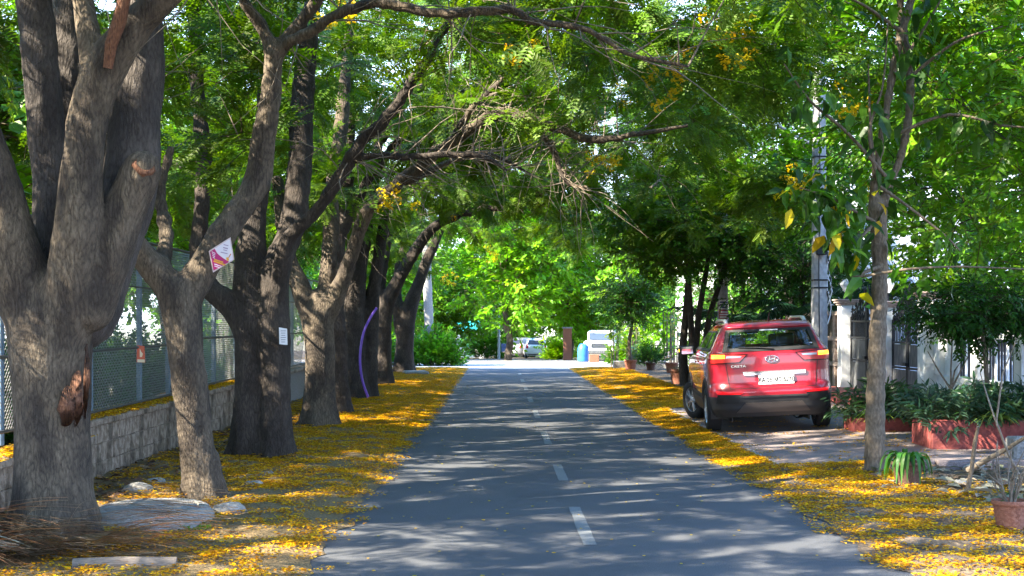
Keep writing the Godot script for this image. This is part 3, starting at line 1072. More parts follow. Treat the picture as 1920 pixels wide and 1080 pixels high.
func gate_side() -> void:
	M.shade = mat(Color(0.92, 0.94, 0.97, 0.45), 0.12)
	M.shade.transparency = BaseMaterial3D.TRANSPARENCY_ALPHA
	pillar(Vector3(7.15, 0.1, -27.4), 1.88, 0.30, "white gate pillar with a lamp, farthest from the slim trunk's foot")
	pillar(Vector3(7.2, 0.1, -24.7), 1.80, 0.30, "white gate pillar partly hidden behind the slim trunk")
	pillar(Vector3(7.3, 0.1, -22.5), 1.92, 0.36, "broad white pillar where the gate meets the white wall")
	lamp_on(Vector3(7.15, 2.10, -27.4), "glass lamp on the farthest gate pillar")
	lamp_on(Vector3(7.2, 2.02, -24.7), "glass lamp on the pillar behind the slim trunk")
	gate(-27.24, -24.87, 7.2, 1.22, "grey sheet-iron gate with scrollwork, left of the slim trunk")
	gate(-24.54, -22.70, 7.25, 1.16, "grey sheet-iron gate with scrollwork, right of the slim trunk")
	# red oxide step before the gates
	var st := thing("gate_step", "red oxide step before the iron gate", "step", Vector3(7.0, 0.0, -25.6))
	var s := Shape.new()
	s.box(Vector3(0, 0.13, 0), Vector3(1.3, 0.34, 4.2), 0.02)
	part("tread", s, M.oxide, st)
	# white compound wall beside the near gate
	var w := thing("compound_wall", "white compound wall with slotted panels and a rough stone band", "wall", Vector3(7.35, 0, 0))
	var body := Shape.new()
	var z0 := -22.3
	var z1 := -12.0
	body.box(Vector3(0.06, 0.30, (z0 + z1) / 2), Vector3(0.18, 0.9, z1 - z0), 0.01)
	body.box(Vector3(0.06, 1.44, (z0 + z1) / 2), Vector3(0.18, 0.14, z1 - z0), 0.01)
	part("plinth", body, M.paint_white, w)
	var cp := Shape.new()
	cp.box(Vector3(0.06, 1.93, (z0 + z1) / 2), Vector3(0.34, 0.10, z1 - z0), 0.015)
	cp.box(Vector3(0.06, 1.86, (z0 + z1) / 2), Vector3(0.26, 0.05, z1 - z0), 0.01)
	part("coping", cp, M.paint_white, w)
	var z := z0
	var k := 0
	while z < z1 - 0.3:
		var post := Shape.new()
		post.box(Vector3(0.05, 1.06, z + 0.14), Vector3(0.24, 0.62, 0.28), 0.008)
		part("pier", post, M.paint_white, w)
		var rb := Shape.new()
		rb.box(Vector3(0.07, 1.67, z + 0.85), Vector3(0.14, 0.32, 1.62), 0.01)
		part("stone_band", rb, M.rubble, w)
		var rp := Shape.new()
		rp.box(Vector3(-0.045, 0.40, z + 0.98), Vector3(0.04, 0.50, 1.05), 0.01)
		part("raised_panel", rp, M.paint_white, w)
		if k == 0:
			var fl := Shape.new()
			fl.box(Vector3(0.07, 1.06, z + 0.6), Vector3(0.12, 0.62, 0.63), 0.0)
			part("infill", fl, M.paint_white, w)
		for j in 12:
			var zz := z + 0.34 + j * 0.115
			if k == 0 and zz < z + 0.9:
				continue
			var b := Shape.new()
			b.box(Vector3(0.07, 1.06, zz), Vector3(0.03, 0.61, 0.03), 0.004)
			part("bar", b, M.iron if j % 4 != 3 else M.paint_white, w)
		z += 1.72
		k += 1
	# stone and tile wall left of the gates
	var w2 := thing("garden_wall", "brown garden wall with pale rails left of the gate", "wall", Vector3(7.45, 0, 0))
	for q in 3:
		var pn := Shape.new()
		pn.box(Vector3(0.05, 0.45 + q * 0.55, -30.6), Vector3(0.16, 0.46, 6.2), 0.01)
		part("panel", pn, M.rubble, w2)
		var rl := Shape.new()
		rl.box(Vector3(0.0, 0.72 + q * 0.55, -30.6), Vector3(0.3, 0.09, 6.2), 0.01)
		part("rail", rl, M.cap_stone, w2)
	for q in 5:
		var ps := Shape.new()
		ps.box(Vector3(0.0, 0.92, -27.75 - q * 1.4), Vector3(0.26, 1.84, 0.18), 0.01)
		part("post", ps, M.cap_stone, w2)
	# houses over the wall
	var hs := thing("pale_blue_house", "pale blue house wall glimpsed between the slim trunk and the leaves", "house", Vector3(11.6, 0, -36.5))
	var hw := Shape.new()
	hw.box(Vector3(0, 4.0, 0), Vector3(4.6, 8.6, 5.0), 0.02)
	part("wall", hw, skin([[0.0, L(.46, .54, .66)], [1.0, L(.62, .69, .78)]], 0.02, Vector3(0.4, 0.3, 0.4), 0.8), hs)
	for q in 3:
		var bd := Shape.new()
		bd.box(Vector3(0, 2.4 + q * 2.4, 2.55), Vector3(4.8, 0.16, 0.2), 0.02)
		part("band", bd, M.paint_white, hs)
		var wn := Shape.new()
		wn.box(Vector3(1.2, 1.4 + q * 2.4, 2.53), Vector3(1.1, 1.2, 0.08), 0.01)
		var wq := part("window", wn, M.paint_white, hs)
		var pq := Shape.new()
		pq.box(Vector3(1.2, 1.4 + q * 2.4, 2.575), Vector3(0.92, 1.02, 0.02))
		part("pane", pq, mat(L(.04, .05, .06), 0.12), wq)
	# planters
	planter_box("red_planter", "large red oxide planter box filled with dark strappy plants", Vector3(5.2, 0.05, -16.0), 1.9, 0.85, 0.40)
	planter_box("red_planter", "low red planter behind the slim trunk, near the gate step", Vector3(4.95, 0.09, -18.6), 1.3, 0.6, 0.20)
	var tones := [Color(1.0, 1.0, 1.2), Color(1.1, 1.1, 1.1), Color(0.8, 0.95, 1.1), Color(1.2, 1.2, 1.0), Color(0.9, 1.0, 1.2), Color(1.0, 1.1, 1.0)]
	var says := ["dark strappy plant at the corner of the large red planter", "dark strappy clump in the middle of the large planter", "dark strappy clump at the wall end of the large planter", "striped strappy plant in front of the near gate", "dark leafy clump behind the large planter below the wall", "leafy clump at the right edge below the white wall"]
	var spots := [Vector3(5.55, 0.40, -16.35), Vector3(6.2, 0.40, -16.4), Vector3(6.85, 0.40, -16.5), Vector3(5.4, 0.3, -18.9), Vector3(6.3, 0.22, -18.6), Vector3(6.9, 0.3, -17.6)]
	for q in 6:
		bush("strappy_plant", says[q], spots[q], Vector3(0.48, 0.24, 0.42), 105, M.straps, M.leaf, 0.85, tones[q], "strappy plants in the planters")
	spider("ribbon_plant", "light green ribbon plant arching at the front of the large planter", Vector3(5.95, 0.46, -15.85), 26, 0.36, Color(0.16, 0.26, 0.06))
	spider("ribbon_plant", "light green ribbon plant beside the slim trunk by the low planter", Vector3(5.35, 0.30, -18.5), 30, 0.5, Color(0.20, 0.34, 0.05))
	var sb := Shape.new()
	sb.prism(Transform3D(Basis(Vector3.UP, 0.06), Vector3(6.35, 0.17, -15.0)), Vector3(0.62, 0.17, 0.13), 0.025)
	for j in sb.v.size():
		sb.v[j] += Vector3.ONE * 0.012 * lumps.get_noise_3d(sb.v[j].x * 20, sb.v[j].y * 20, sb.v[j].z * 20)
	single("stone_slab", sb, M.concrete, "grey stone slab lying beside the large red planter", "slab")
	# utility poles
	var pole := thing("utility_pole", "pale concrete utility pole with a street lamp arm beside the gate", "pole", Vector3(6.25, 0.1, -26.0))
	var ps := Shape.new()
	ps.lathe(Transform3D(Basis(Vector3.UP, PI / 4)), [Vector2(0.21, -0.1), Vector2(0.2, 0.0), Vector2(0.125, 7.6), Vector2(0.001, 7.62)], 4)
	part("shaft", ps, M.pole, pole)
	for y: float in [5.15, 4.75, 4.5, 2.35, 2.2, 1.0]:
		var bn := Shape.new()
		bn.box(Vector3(0, y, 0), Vector3(0.30 - y * 0.012, 0.03, 0.30 - y * 0.012), 0.004)
		part("strap", bn, M.iron, pole)
	var bx := Shape.new()
	bx.box(Vector3(0.0, 2.95, 0.19), Vector3(0.20, 0.24, 0.12), 0.015)
	part("junction_box", bx, M.iron, pole)
	for q in 4:
		var cb := Shape.new()
		var pts := []
		var rr := []
		for j in 14:
			pts.append(Vector3(0.17 + 0.05 * sin(j * 1.3 + q * 2.0), 4.0 - j * 0.17 - q * 0.1, 0.10 + 0.04 * cos(j * 1.7 + q)))
			rr.append(0.011)
		cb.tube(pts, rr, 5)
		part("cable", cb, [M.paper, M.concrete, M.iron, M.paper][q], pole)
	var dc := Shape.new()
	dc.tube([Vector3(-0.04, 0.3, 0.2), Vector3(-0.05, 2.6, 0.175), Vector3(-0.02, 4.4, 0.15), Vector3(-0.05, 6.5, 0.14)], [0.012, 0.012, 0.012, 0.012], 5)
	part("cable", dc, M.iron, pole)
	var arm := Shape.new()
	arm.tube([Vector3(-0.05, 4.95, 0), Vector3(-0.55, 5.18, 0.1), Vector3(-0.95, 5.42, 0.15)], [0.032, 0.03, 0.03], 8)
	part("lamp_arm", arm, M.pole, pole)
	var head := Shape.new()
	head.slab([Vector2(-0.42, 0.02), Vector2(-0.3, -0.045), Vector2(0.22, -0.05), Vector2(0.26, 0.0), Vector2(0.2, 0.06), Vector2(-0.25, 0.075), Vector2(-0.4, 0.055)], Transform3D(Basis(Vector3.BACK, -0.46), Vector3(-1.05, 5.47, 0.08)), 0.16)
	part("lamp_head", head, M.paper, pole)
	var pole2 := thing("utility_pole", "grey pole with pasted posters behind the red car", "pole", Vector3(5.75, 0.0, -34.2))
	var p2 := Shape.new()
	p2.lathe(Transform3D(), [Vector2(0.15, -0.1), Vector2(0.145, 0.0), Vector2(0.10, 7.4), Vector2(0.001, 7.42)], 14)
	part("shaft", p2, M.pole, pole2)
	for q in 2:
		var po := Shape.new()
		var rows := []
		for r in 2:
			var row := []
			for j in 9:
				var th := -0.9 + 1.8 * j / 8.0
				row.append(Vector3(sin(th) * 0.152, 1.72 + q * 0.25 + r * 0.23, cos(th) * 0.152))
			rows.append(row)
		po.sheet(rows)
		var pp := part("poster", po, [mat(L(.35, .05, .09), 0.7), mat(L(.62, .60, .62), 0.7)][q], pole2)
		var pr := Shape.new()
		for j in 3:
			var prow := [[], []]
			for g in 7:
				var th := -0.7 + 1.4 * g / 6.0
				for r in 2:
					prow[r].append(Vector3(sin(th) * 0.155, 1.745 + q * 0.25 + j * 0.065 + r * 0.035, cos(th) * 0.155))
			pr.sheet(prow)
		part("print", pr, [M.paper, mat(L(.03, .04, .20), 0.7)][q], pp)
	var sg := Shape.new()
	sg.box(Vector3(0.07, 2.75, 0.12), Vector3(0.17, 0.24, 0.05), 0.01)
	part("meter_box", sg, M.paper, pole2)
	# overhead cables between the poles and over the road
	var cn := 0
	for a: Array in [[Vector3(6.2, 6.55, -26.0), Vector3(5.75, 6.9, -34.2)], [Vector3(6.2, 6.1, -26.0), Vector3(5.5, 5.2, -6.0)]]:
		var cs := Shape.new()
		var pts := []
		var rr := []
		for j in 13:
			var t := j / 12.0
			pts.append(a[0].lerp(a[1], t) - Vector3(0, 1.2 * t * (1 - t), 0))
			rr.append(0.012)
		cs.tube(pts, rr, 5)
		single("overhead_cable", cs, M.iron, ["black cable slung between the two utility poles", "black cable slung from the lamp pole past the slim tree"][cn], "cable", "overhead cables")
		cn += 1

func planter_box(called: String, label: String, corner: Vector3, wide: float, deep: float, h: float) -> void:
	var t := thing(called, label, "planter", corner, -0.02, "red oxide planters")
	var out := Shape.new()
	var th := 0.07
	out.box(Vector3(wide / 2, h / 2 - 0.05, -th / 2), Vector3(wide, h + 0.1, th), 0.014)
	out.box(Vector3(wide / 2, h / 2 - 0.05, -deep + th / 2), Vector3(wide, h + 0.1, th), 0.014)
	out.box(Vector3(th / 2, h / 2 - 0.05, -deep / 2), Vector3(th, h + 0.09, deep - 2 * th), 0.003)
	out.box(Vector3(wide - th / 2, h / 2 - 0.05, -deep / 2), Vector3(th, h + 0.09, deep - 2 * th), 0.003)
	part("box_wall", out, M.oxide, t)
	var so := Shape.new()
	so.box(Vector3(wide / 2, h / 2 - 0.08, -deep / 2), Vector3(wide - 2 * th, h + 0.04, deep - 2 * th))
	part("earth", so, M.soil, t)

func spider(called: String, label: String, at: Vector3, n: int, long: float, base: Color, group := "") -> void:
	var t := thing(called, label, "plant", at, 0.0, group)
	for k in n:
		var s := Shape.new()
		var th := TAU * k / n + rng.randf_range(-0.2, 0.2)
		var l := long * rng.randf_range(0.7, 1.15)
		var up := rng.randf_range(0.5, 1.3)
		var o := Vector3(cos(th), 0, sin(th))
		var side := o.cross(Vector3.UP) * 0.012
		var rows := [[], [], []]
		for j in 7:
			var u := j / 6.0
			var p := o * l * u * 0.9 + Vector3(0, l * up * (u - u * u * 1.15), 0)
			var w := (1.0 - u * u) * 1.0 + 0.05
			rows[0].append(p - side * w + Vector3(0, 0.004, 0))
			rows[1].append(p)
			rows[2].append(p + side * w + Vector3(0, 0.004, 0))
		s.tint = vary(base, 0.25)
		s.sheet(rows)
		part("leaf", s, M.leaf, t)

# ------------------------------------------------------------------ cars: stacked plan outlines give the body, panels lie on its surface
func at_y(c: Dictionary, y: float) -> Vector3:      # half width, rear z, front z at a height
	var ys: Array = c.y
	var k := 0
	while k < ys.size() - 2 and y > ys[k + 1]:
		k += 1
	var t := clampf((y - ys[k]) / (ys[k + 1] - ys[k]), 0.0, 1.0)
	t = lerpf(t, t * t * (3.0 - 2.0 * t), 0.35)
	return Vector3(lerpf(c.w[k], c.w[k + 1], t), lerpf(c.r[k], c.r[k + 1], t), lerpf(c.f[k], c.f[k + 1], t))

func rear_z(c: Dictionary, x: float, y: float) -> float:
	var s := at_y(c, y)
	var hz := (s.y - s.z) / 2.0
	return (s.y + s.z) / 2.0 + hz * pow(maxf(1.0 - pow(absf(x) / s.x, 5.0), 0.0), 1.0 / 12.0)

func side_x(c: Dictionary, z: float, y: float) -> float:
	var s := at_y(c, y)
	var hz := (s.y - s.z) / 2.0
	return s.x * pow(maxf(1.0 - pow(absf(z - (s.y + s.z) / 2.0) / hz, 12.0), 0.0), 0.2)

func shell(c: Dictionary, y0: float, y1: float, rows: int, hole: Callable, grow_by := 0.0, roof := false) -> Shape:
	var s := Shape.new()
	var nr := 36
	var ns := 84
	var total := 2 * (nr + ns)
	for r in rows + 1:
		var y := lerpf(y0, y1, float(r) / rows)
		var q := at_y(c, y)
		var zc := (q.y + q.z) / 2.0
		var hz := (q.y - q.z) / 2.0
		var e := pow(1.0 - pow(0.97, 5.0), 1.0 / 12.0)
		for k in total:
			var p := Vector3(0, y, 0)
			if k < nr or (k >= nr + ns and k < 2 * nr + ns):
				var u := float(k if k < nr else k - nr - ns) / nr
				var x := sin((u - 0.5) * PI * 0.92) / sin(PI * 0.46) * 0.97
				var z := pow(1.0 - pow(absf(x), 5.0), 1.0 / 12.0)
				p.x = x * q.x * (1.0 if k < nr else -1.0)
				p.z = zc + hz * z * (1.0 if k < nr else -1.0)
			else:
				var right := k < nr + ns
				var u := float(k - nr if right else k - 2 * nr - ns) / ns
				var z := lerpf(e, -e, u) * (1.0 if right else -1.0)
				p.x = q.x * pow(1.0 - pow(absf(z), 12.0), 0.2) * (1.0 if right else -1.0)
				p.z = zc + hz * z
			p += Vector3(p.x, 0, p.z - zc).normalized() * grow_by
			s.v.append(p); s.n.append(Vector3.ZERO); s.c.append(Color.WHITE)
	for r in rows:
		for k in total:
			var a := r * total + k
			var b := r * total + (k + 1) % total
			var mid := (s.v[a] + s.v[b] + s.v[a + total] + s.v[b + total]) / 4.0
			if hole.call(mid, k < nr):
				continue
			s.i.append(a); s.i.append(a + total); s.i.append(b)
			s.i.append(b); s.i.append(a + total); s.i.append(b + total)
	if roof:
		var m := s.v.size()
		var q := at_y(c, y1)
		s.v.append(Vector3(0, y1 + 0.012, (q.y + q.z) / 2.0)); s.n.append(Vector3.ZERO); s.c.append(Color.WHITE)
		for k in total:
			s.i.append(rows * total + k); s.i.append(m); s.i.append(rows * total + (k + 1) % total)
	smooth_normals(s)
	return s

func rear_panel(c: Dictionary, bl: Vector2, br: Vector2, tr: Vector2, tl: Vector2, off: float, nu := 10, nv := 3, s: Shape = null) -> Shape:
	if s == null:
		s = Shape.new()
	var rows := []
	for r in nv + 1:
		var row := []
		for k in nu + 1:
			var p := bl.lerp(br, float(k) / nu).lerp(tl.lerp(tr, float(k) / nu), float(r) / nv)
			row.append(Vector3(p.x, p.y, rear_z(c, p.x, p.y) + off))
		rows.append(row)
	s.sheet(rows)
	skirt(s, rows, Vector3(0, 0, -0.02))
	return s

func side_panel(c: Dictionary, sg: float, bl: Vector2, br: Vector2, tr: Vector2, tl: Vector2, off: float, nu := 10, nv := 3, s: Shape = null) -> Shape:   # points are (z, y)
	if s == null:
		s = Shape.new()
	var rows := []
	for r in nv + 1:
		var row := []
		for k in nu + 1:
			var p := bl.lerp(br, float(k) / nu).lerp(tl.lerp(tr, float(k) / nu), float(r) / nv)
			row.append(Vector3(sg * (side_x(c, p.x, p.y) + off), p.y, p.x))
		if sg > 0:
			row.reverse()
		rows.append(row)
	s.sheet(rows)
	skirt(s, rows, Vector3(-sg * 0.02, 0, 0))
	return s

func skirt(s: Shape, rows: Array, d: Vector3) -> void:
	var last := rows.size() - 1
	var w: int = rows[0].size() - 1
	for k in w:
		s.quad(rows[0][k] + d, rows[0][k + 1] + d, rows[0][k + 1], rows[0][k])
		s.quad(rows[last][k], rows[last][k + 1], rows[last][k + 1] + d, rows[last][k] + d)
	for r in last:
		s.quad(rows[r + 1][0] + d, rows[r][0] + d, rows[r][0], rows[r + 1][0])
		s.quad(rows[r][w] + d, rows[r + 1][w] + d, rows[r + 1][w], rows[r][w])

func wheel(parent: Node, at: Vector3, sg: float, steer: float, r: float, w: float, rim_m: Material) -> void:
	var o := Node3D.new()
	o.name = "wheel"
	parent.add_child(o, true)
	o.position = at
	o.rotation.y = steer
	var b := Transform3D(Basis(Vector3.BACK, PI / 2))       # the axle lies along x
	var t := Shape.new()
	t.lathe(b, [Vector2(r * 0.64, -w * 0.46), Vector2(r * 0.80, -w * 0.5), Vector2(r * 0.95, -w * 0.46), Vector2(r, -w * 0.33), Vector2(r, -w * 0.1), Vector2(r * 0.985, -w * 0.09), Vector2(r * 0.985, -w * 0.07), Vector2(r, -w * 0.06), Vector2(r, w * 0.06), Vector2(r * 0.985, w * 0.07), Vector2(r * 0.985, w * 0.09), Vector2(r, w * 0.1), Vector2(r, w * 0.33), Vector2(r * 0.95, w * 0.46), Vector2(r * 0.80, w * 0.5), Vector2(r * 0.64, w * 0.46)], 40)
	part("tyre", t, M.rubber, o)
	var m := Shape.new()
	m.lathe(b, [Vector2(r * 0.645, -w * 0.46), Vector2(r * 0.60, -w * 0.3), Vector2(r * 0.60, w * 0.3), Vector2(r * 0.645, w * 0.46)], 40)
	var x := sg * w * 0.40
	for k in 5:
		for d: float in [-0.16, 0.16]:
			var th := TAU * k / 5.0 + d
			var ti := TAU * k / 5.0 + d * 1.6
			m.bar(Vector3(x, sin(ti) * r * 0.14, cos(ti) * r * 0.14), Vector3(x - sg * 0.012, sin(th) * r * 0.62, cos(th) * r * 0.62), 0.03, 0.022, 0.006)
	m.lathe(Transform3D(Basis(Vector3.BACK, -sg * PI / 2), Vector3(x - sg * 0.02, 0, 0)), [Vector2(r * 0.2, -0.02), Vector2(r * 0.19, 0.02), Vector2(r * 0.1, 0.032), Vector2(0.001, 0.034)], 20)
	part("rim", m, rim_m, o)
	var h := Shape.new()
	h.lathe(Transform3D(Basis(Vector3.BACK, -sg * PI / 2)), [Vector2(r * 0.6, -0.01), Vector2(0.001, 0.0)], 24)
	part("brake_disc", h, M.black, o)

func words(text: String, size: float, depth: float, m: Material, parent: Node, at: Transform3D, called := "lettering", squeeze := 1.0) -> void:
	var f := SystemFont.new()
	f.font_names = PackedStringArray(["Droid Sans"])
	f.font_weight = 700
	var t := TextMesh.new()
	t.font = f
	t.text = text
	t.font_size = 64
	t.pixel_size = size / 46.0
	t.depth = depth
	t.curve_step = 2.0
	part(called, t, m, parent, at * Transform3D(Basis().scaled(Vector3(squeeze, 1, 1)), Vector3.ZERO))

func suv() -> void:
	var c := {
		"y": [.24, .36, .52, .60, .66, .72, .86, 1.00, 1.10, 1.17, 1.21, 1.30, 1.40, 1.49, 1.52, 1.555, 1.585, 1.602],
		"w": [.80, .86, .885, .89, .888, .885, .885, .885, .88, .855, .815, .765, .715, .668, .650, .615, .53, .36],
		"r": [.70, .80, .845, .855, .835, .80, .795, .795, .79, .775, .755, .70, .635, .575, .605, .565, .44, .20],
		"f": [-3.3, -3.4, -3.42, -3.42, -3.41, -3.40, -3.38, -3.25, -2.45, -2.12, -2.02, -1.82, -1.58, -1.30, -1.18, -1.0, -.78, -.45]}
	var t := thing("red_car", "red compact SUV with hazard lights on, parked askew on the pavement", "car", Vector3(3.98, 0.052, -19.75), deg_to_rad(-3.5))
	t.rotation.z = deg_to_rad(2.7)
	var paint := mat(L(.27, .0025, .014), 0.4, 0.0)
	paint.clearcoat_enabled = true
	paint.clearcoat = 1.0
	paint.clearcoat_roughness = 0.04
	var trim := mat(L(.022, .023, .026), 0.6)
	var trim2 := mat(L(.065, .055, .052), 0.4)
	var chrome := mat(L(.80, .81, .83), 0.08, 1.0)
	var silver := mat(L(.52, .53, .55), 0.3, 0.8)
	var glass := mat(Color(0.03, 0.04, 0.045, 0.42), 0.03)
	glass.transparency = BaseMaterial3D.TRANSPARENCY_ALPHA
	var red_lens := mat(L(.62, .018, .014), 0.12)
	red_lens.clearcoat_enabled = true
	var amber := mat(L(.9, .35, .04), 0.2)
	amber.emission_enabled = true
	amber.emission = Color(1.0, 0.52, 0.10)
	amber.emission_energy_multiplier = 1.1
	var reflector_glow := mat(L(.6, .01, .015), 0.25)
	reflector_glow.emission_enabled = true  # for the bumper reflectors, no lamps: a faint red glow is added
	reflector_glow.emission = Color(1.0, 0.03, 0.05)
	reflector_glow.emission_energy_multiplier = 0.12
	var arch := func(p: Vector3) -> bool:
		return absf(p.x) > 0.6 and (Vector2(p.z, p.y - 0.33).length() < 0.40 or Vector2(p.z + 2.59, p.y - 0.33).length() < 0.41)
	var lower := shell(c, 0.24, 0.535, 10, func(p, _rear): return arch.call(p))
	part("bumper", lower, trim, t)
	var red := shell(c, 0.535, 1.19, 26, func(p, _rear): return arch.call(p))
	part("body", red, paint, t)
	var opening := func(p: Vector3, rear: bool) -> bool:
		if p.y < 1.215 or p.y > 1.465:
			return false
		if rear:
			return absf(p.x) < lerpf(0.64, 0.56, (p.y - 1.2) / 0.27)
		if p.z < at_y(c, p.y).z + 0.25 and absf(p.x) < 0.62:
			return true
		return p.z < 0.30 - (p.y - 1.2) * 0.5 and p.z > at_y(c, p.y).z + 0.18 and absf(p.x) > 0.5
	var cabin := shell(c, 1.19, 1.602, 30, opening, 0.0, true)
	part("cabin", cabin, paint, t)
	# rear window with its black border
	var pane := part("rear_window", rear_panel(c, Vector2(-.665, 1.195), Vector2(.665, 1.195), Vector2(.585, 1.482), Vector2(-.585, 1.482), 0.006, 24, 8), glass, t)
	var fr := Shape.new()
	rear_panel(c, Vector2(-.685, 1.175), Vector2(.685, 1.175), Vector2(.66, 1.225), Vector2(-.66, 1.225), 0.009, 24, 2, fr)
	rear_panel(c, Vector2(-.60, 1.455), Vector2(.60, 1.455), Vector2(.585, 1.488), Vector2(-.585, 1.488), 0.009, 24, 2, fr)
	for sg: float in [-1.0, 1.0]:
		var a := [Vector2(sg * .685, 1.18), Vector2(sg * .62, 1.18), Vector2(sg * .545, 1.485), Vector2(sg * .60, 1.485)]
		if sg < 0:
			rear_panel(c, a[0], a[1], a[2], a[3], 0.0095, 4, 10, fr)
		else:
			rear_panel(c, a[1], a[0], a[3], a[2], 0.0095, 4, 10, fr)
	part("window_border", fr, M.black, pane)
	var wp := Shape.new()
	wp.tube([Vector3(0.02, 1.205, rear_z(c, 0, 1.205) + 0.03), Vector3(-0.2, 1.225, rear_z(c, -0.2, 1.225) + 0.025), Vector3(-0.46, 1.232, rear_z(c, -0.46, 1.232) + 0.02)], [0.014, 0.010, 0.006], 6)
	part("wiper", wp, M.black, t)
	var hb := rear_panel(c, Vector2(-.13, 1.462), Vector2(.13, 1.462), Vector2(.13, 1.476), Vector2(-.13, 1.476), 0.016, 6, 1)
	part("high_brake_light", hb, M.paper, t)
	# side glass
	for sg: float in [-1.0, 1.0]:
		var g := part("side_window", side_panel(c, sg, Vector2(-1.78, 1.205), Vector2(.27, 1.205), Vector2(.14, 1.468), Vector2(-1.22, 1.468), 0.005, 20, 5), glass, t)
		var pl := Shape.new()
		for z: float in [-0.42, -1.32]:
			side_panel(c, sg, Vector2(z - 0.05, 1.2), Vector2(z + 0.05, 1.2), Vector2(z + 0.07, 1.47), Vector2(z - 0.03, 1.47), 0.008, 2, 4, pl)
		side_panel(c, sg, Vector2(-1.85, 1.185), Vector2(.34, 1.185), Vector2(.32, 1.222), Vector2(-1.80, 1.222), 0.008, 20, 1, pl)
		side_panel(c, sg, Vector2(-1.30, 1.452), Vector2(.17, 1.452), Vector2(.14, 1.475), Vector2(-1.25, 1.475), 0.008, 20, 1, pl)
		side_panel(c, sg, Vector2(.20, 1.19), Vector2(.34, 1.19), Vector2(.20, 1.475), Vector2(.08, 1.475), 0.008, 3, 5, pl)
		part("window_pillar", pl, M.black, g)
		# wheel arch lips, sill cladding, handles, rails
		for z: float in [0.0, -2.59]:
			var lip := Shape.new()
			var rows := [[], [], []]
			for k in 25:
				var th := PI * (-0.10 + 1.20 * k / 24.0)
				for r in 3:
					var rad := [0.375, 0.425, 0.46][r] as float
					var y := maxf(0.33 + sin(th) * rad, 0.245)
					var zz := z + cos(th) * rad
					rows[r].append(Vector3(sg * (side_x(c, zz, y) + [-0.03, 0.018, 0.004][r]), y, zz))
			if sg > 0:
				rows.reverse()
			lip.sheet(rows)
			part("wheel_arch", lip, trim, t)
			var well := Shape.new()
			var wr := [[], []]
			for k in 17:
				var th := PI * (-0.1 + 1.2 * k / 16.0)
				wr[0].append(Vector3(sg * 0.86, 0.33 + sin(th) * 0.415, z + cos(th) * 0.415))
				wr[1].append(Vector3(sg * 0.55, 0.33 + sin(th) * 0.415, z + cos(th) * 0.415))
			well.sheet(wr)
			well.box(Vector3(sg * 0.55, 0.45, z), Vector3(0.02, 0.6, 0.85))
			part("wheel_well", well, M.black, t)
		part("sill", side_panel(c, sg, Vector2(-2.14, .25), Vector2(-.44, .25), Vector2(-.46, .47), Vector2(-2.12, .47), 0.016, 12, 2), trim, t)
		for z: float in [-0.35, -1.25]:
			var hd := Shape.new()
			hd.bar(Vector3(sg * (side_x(c, z, 1.0) + 0.022), 1.0, z - 0.09), Vector3(sg * (side_x(c, z, 1.0) + 0.022), 1.0, z + 0.09), 0.025, 0.028, 0.008)
			part("door_handle", hd, paint, t)
		var rl := Shape.new()
		rl.tube([Vector3(sg * .565, 1.565, .33), Vector3(sg * .565, 1.618, .20), Vector3(sg * .56, 1.63, .02), Vector3(sg * .56, 1.63, -.9), Vector3(sg * .565, 1.60, -1.08)], [0.028, 0.03, 0.022, 0.020, 0.02], 8)
		part("roof_rail", rl, silver, t)
		var mr := Shape.new()
		mr.prism(Transform3D(Basis(Vector3.UP, sg * -0.12), Vector3(sg * 1.0, 1.17, -1.66)), Vector3(0.115, 0.075, 0.045), 0.03)
		mr.bar(Vector3(sg * 0.84, 1.13, -1.70), Vector3(sg * 0.93, 1.15, -1.68), 0.05, 0.05, 0.01)
		var mp := part("mirror", mr, M.black, t)
		var mg := Shape.new()
		mg.prism(Transform3D(Basis(Vector3.UP, sg * -0.12), Vector3(sg * 0.995, 1.172, -1.612)), Vector3(0.092, 0.056, 0.003))
		part("mirror_glass", mg, mat(L(.7, .72, .75), 0.02, 1.0), mp)
		var mi := Shape.new()
		mi.ball(Transform3D(Basis().scaled(Vector3(0.022, 0.022, 0.03)), Vector3(sg * 1.115, 1.17, -1.69)), 10, 6)
		part("indicator_light", mi, amber, mp)
		# tail lights: red lens, amber indicator, clear strip
		var lamp := Shape.new()
		if sg > 0:
			rear_panel(c, Vector2(.46, 1.03), Vector2(.845, 1.02), Vector2(.84, 1.155), Vector2(.36, 1.125), 0.014, 12, 4, lamp)
		else:
			rear_panel(c, Vector2(-.845, 1.02), Vector2(-.46, 1.03), Vector2(-.36, 1.125), Vector2(-.84, 1.155), 0.014, 12, 4, lamp)
		var lp := part("tail_light", lamp, red_lens, t)
		var rim := Shape.new()
		if sg > 0:
			rear_panel(c, Vector2(.442, 1.014), Vector2(.862, 1.004), Vector2(.856, 1.170), Vector2(.332, 1.138), 0.009, 12, 4, rim)
		else:
			rear_panel(c, Vector2(-.862, 1.004), Vector2(-.442, 1.014), Vector2(-.332, 1.138), Vector2(-.856, 1.170), 0.009, 12, 4, rim)
		part("lens_border", rim, mat(L(.05, .004, .005), 0.2), lp)
		var am := Shape.new()
		var st := Shape.new()
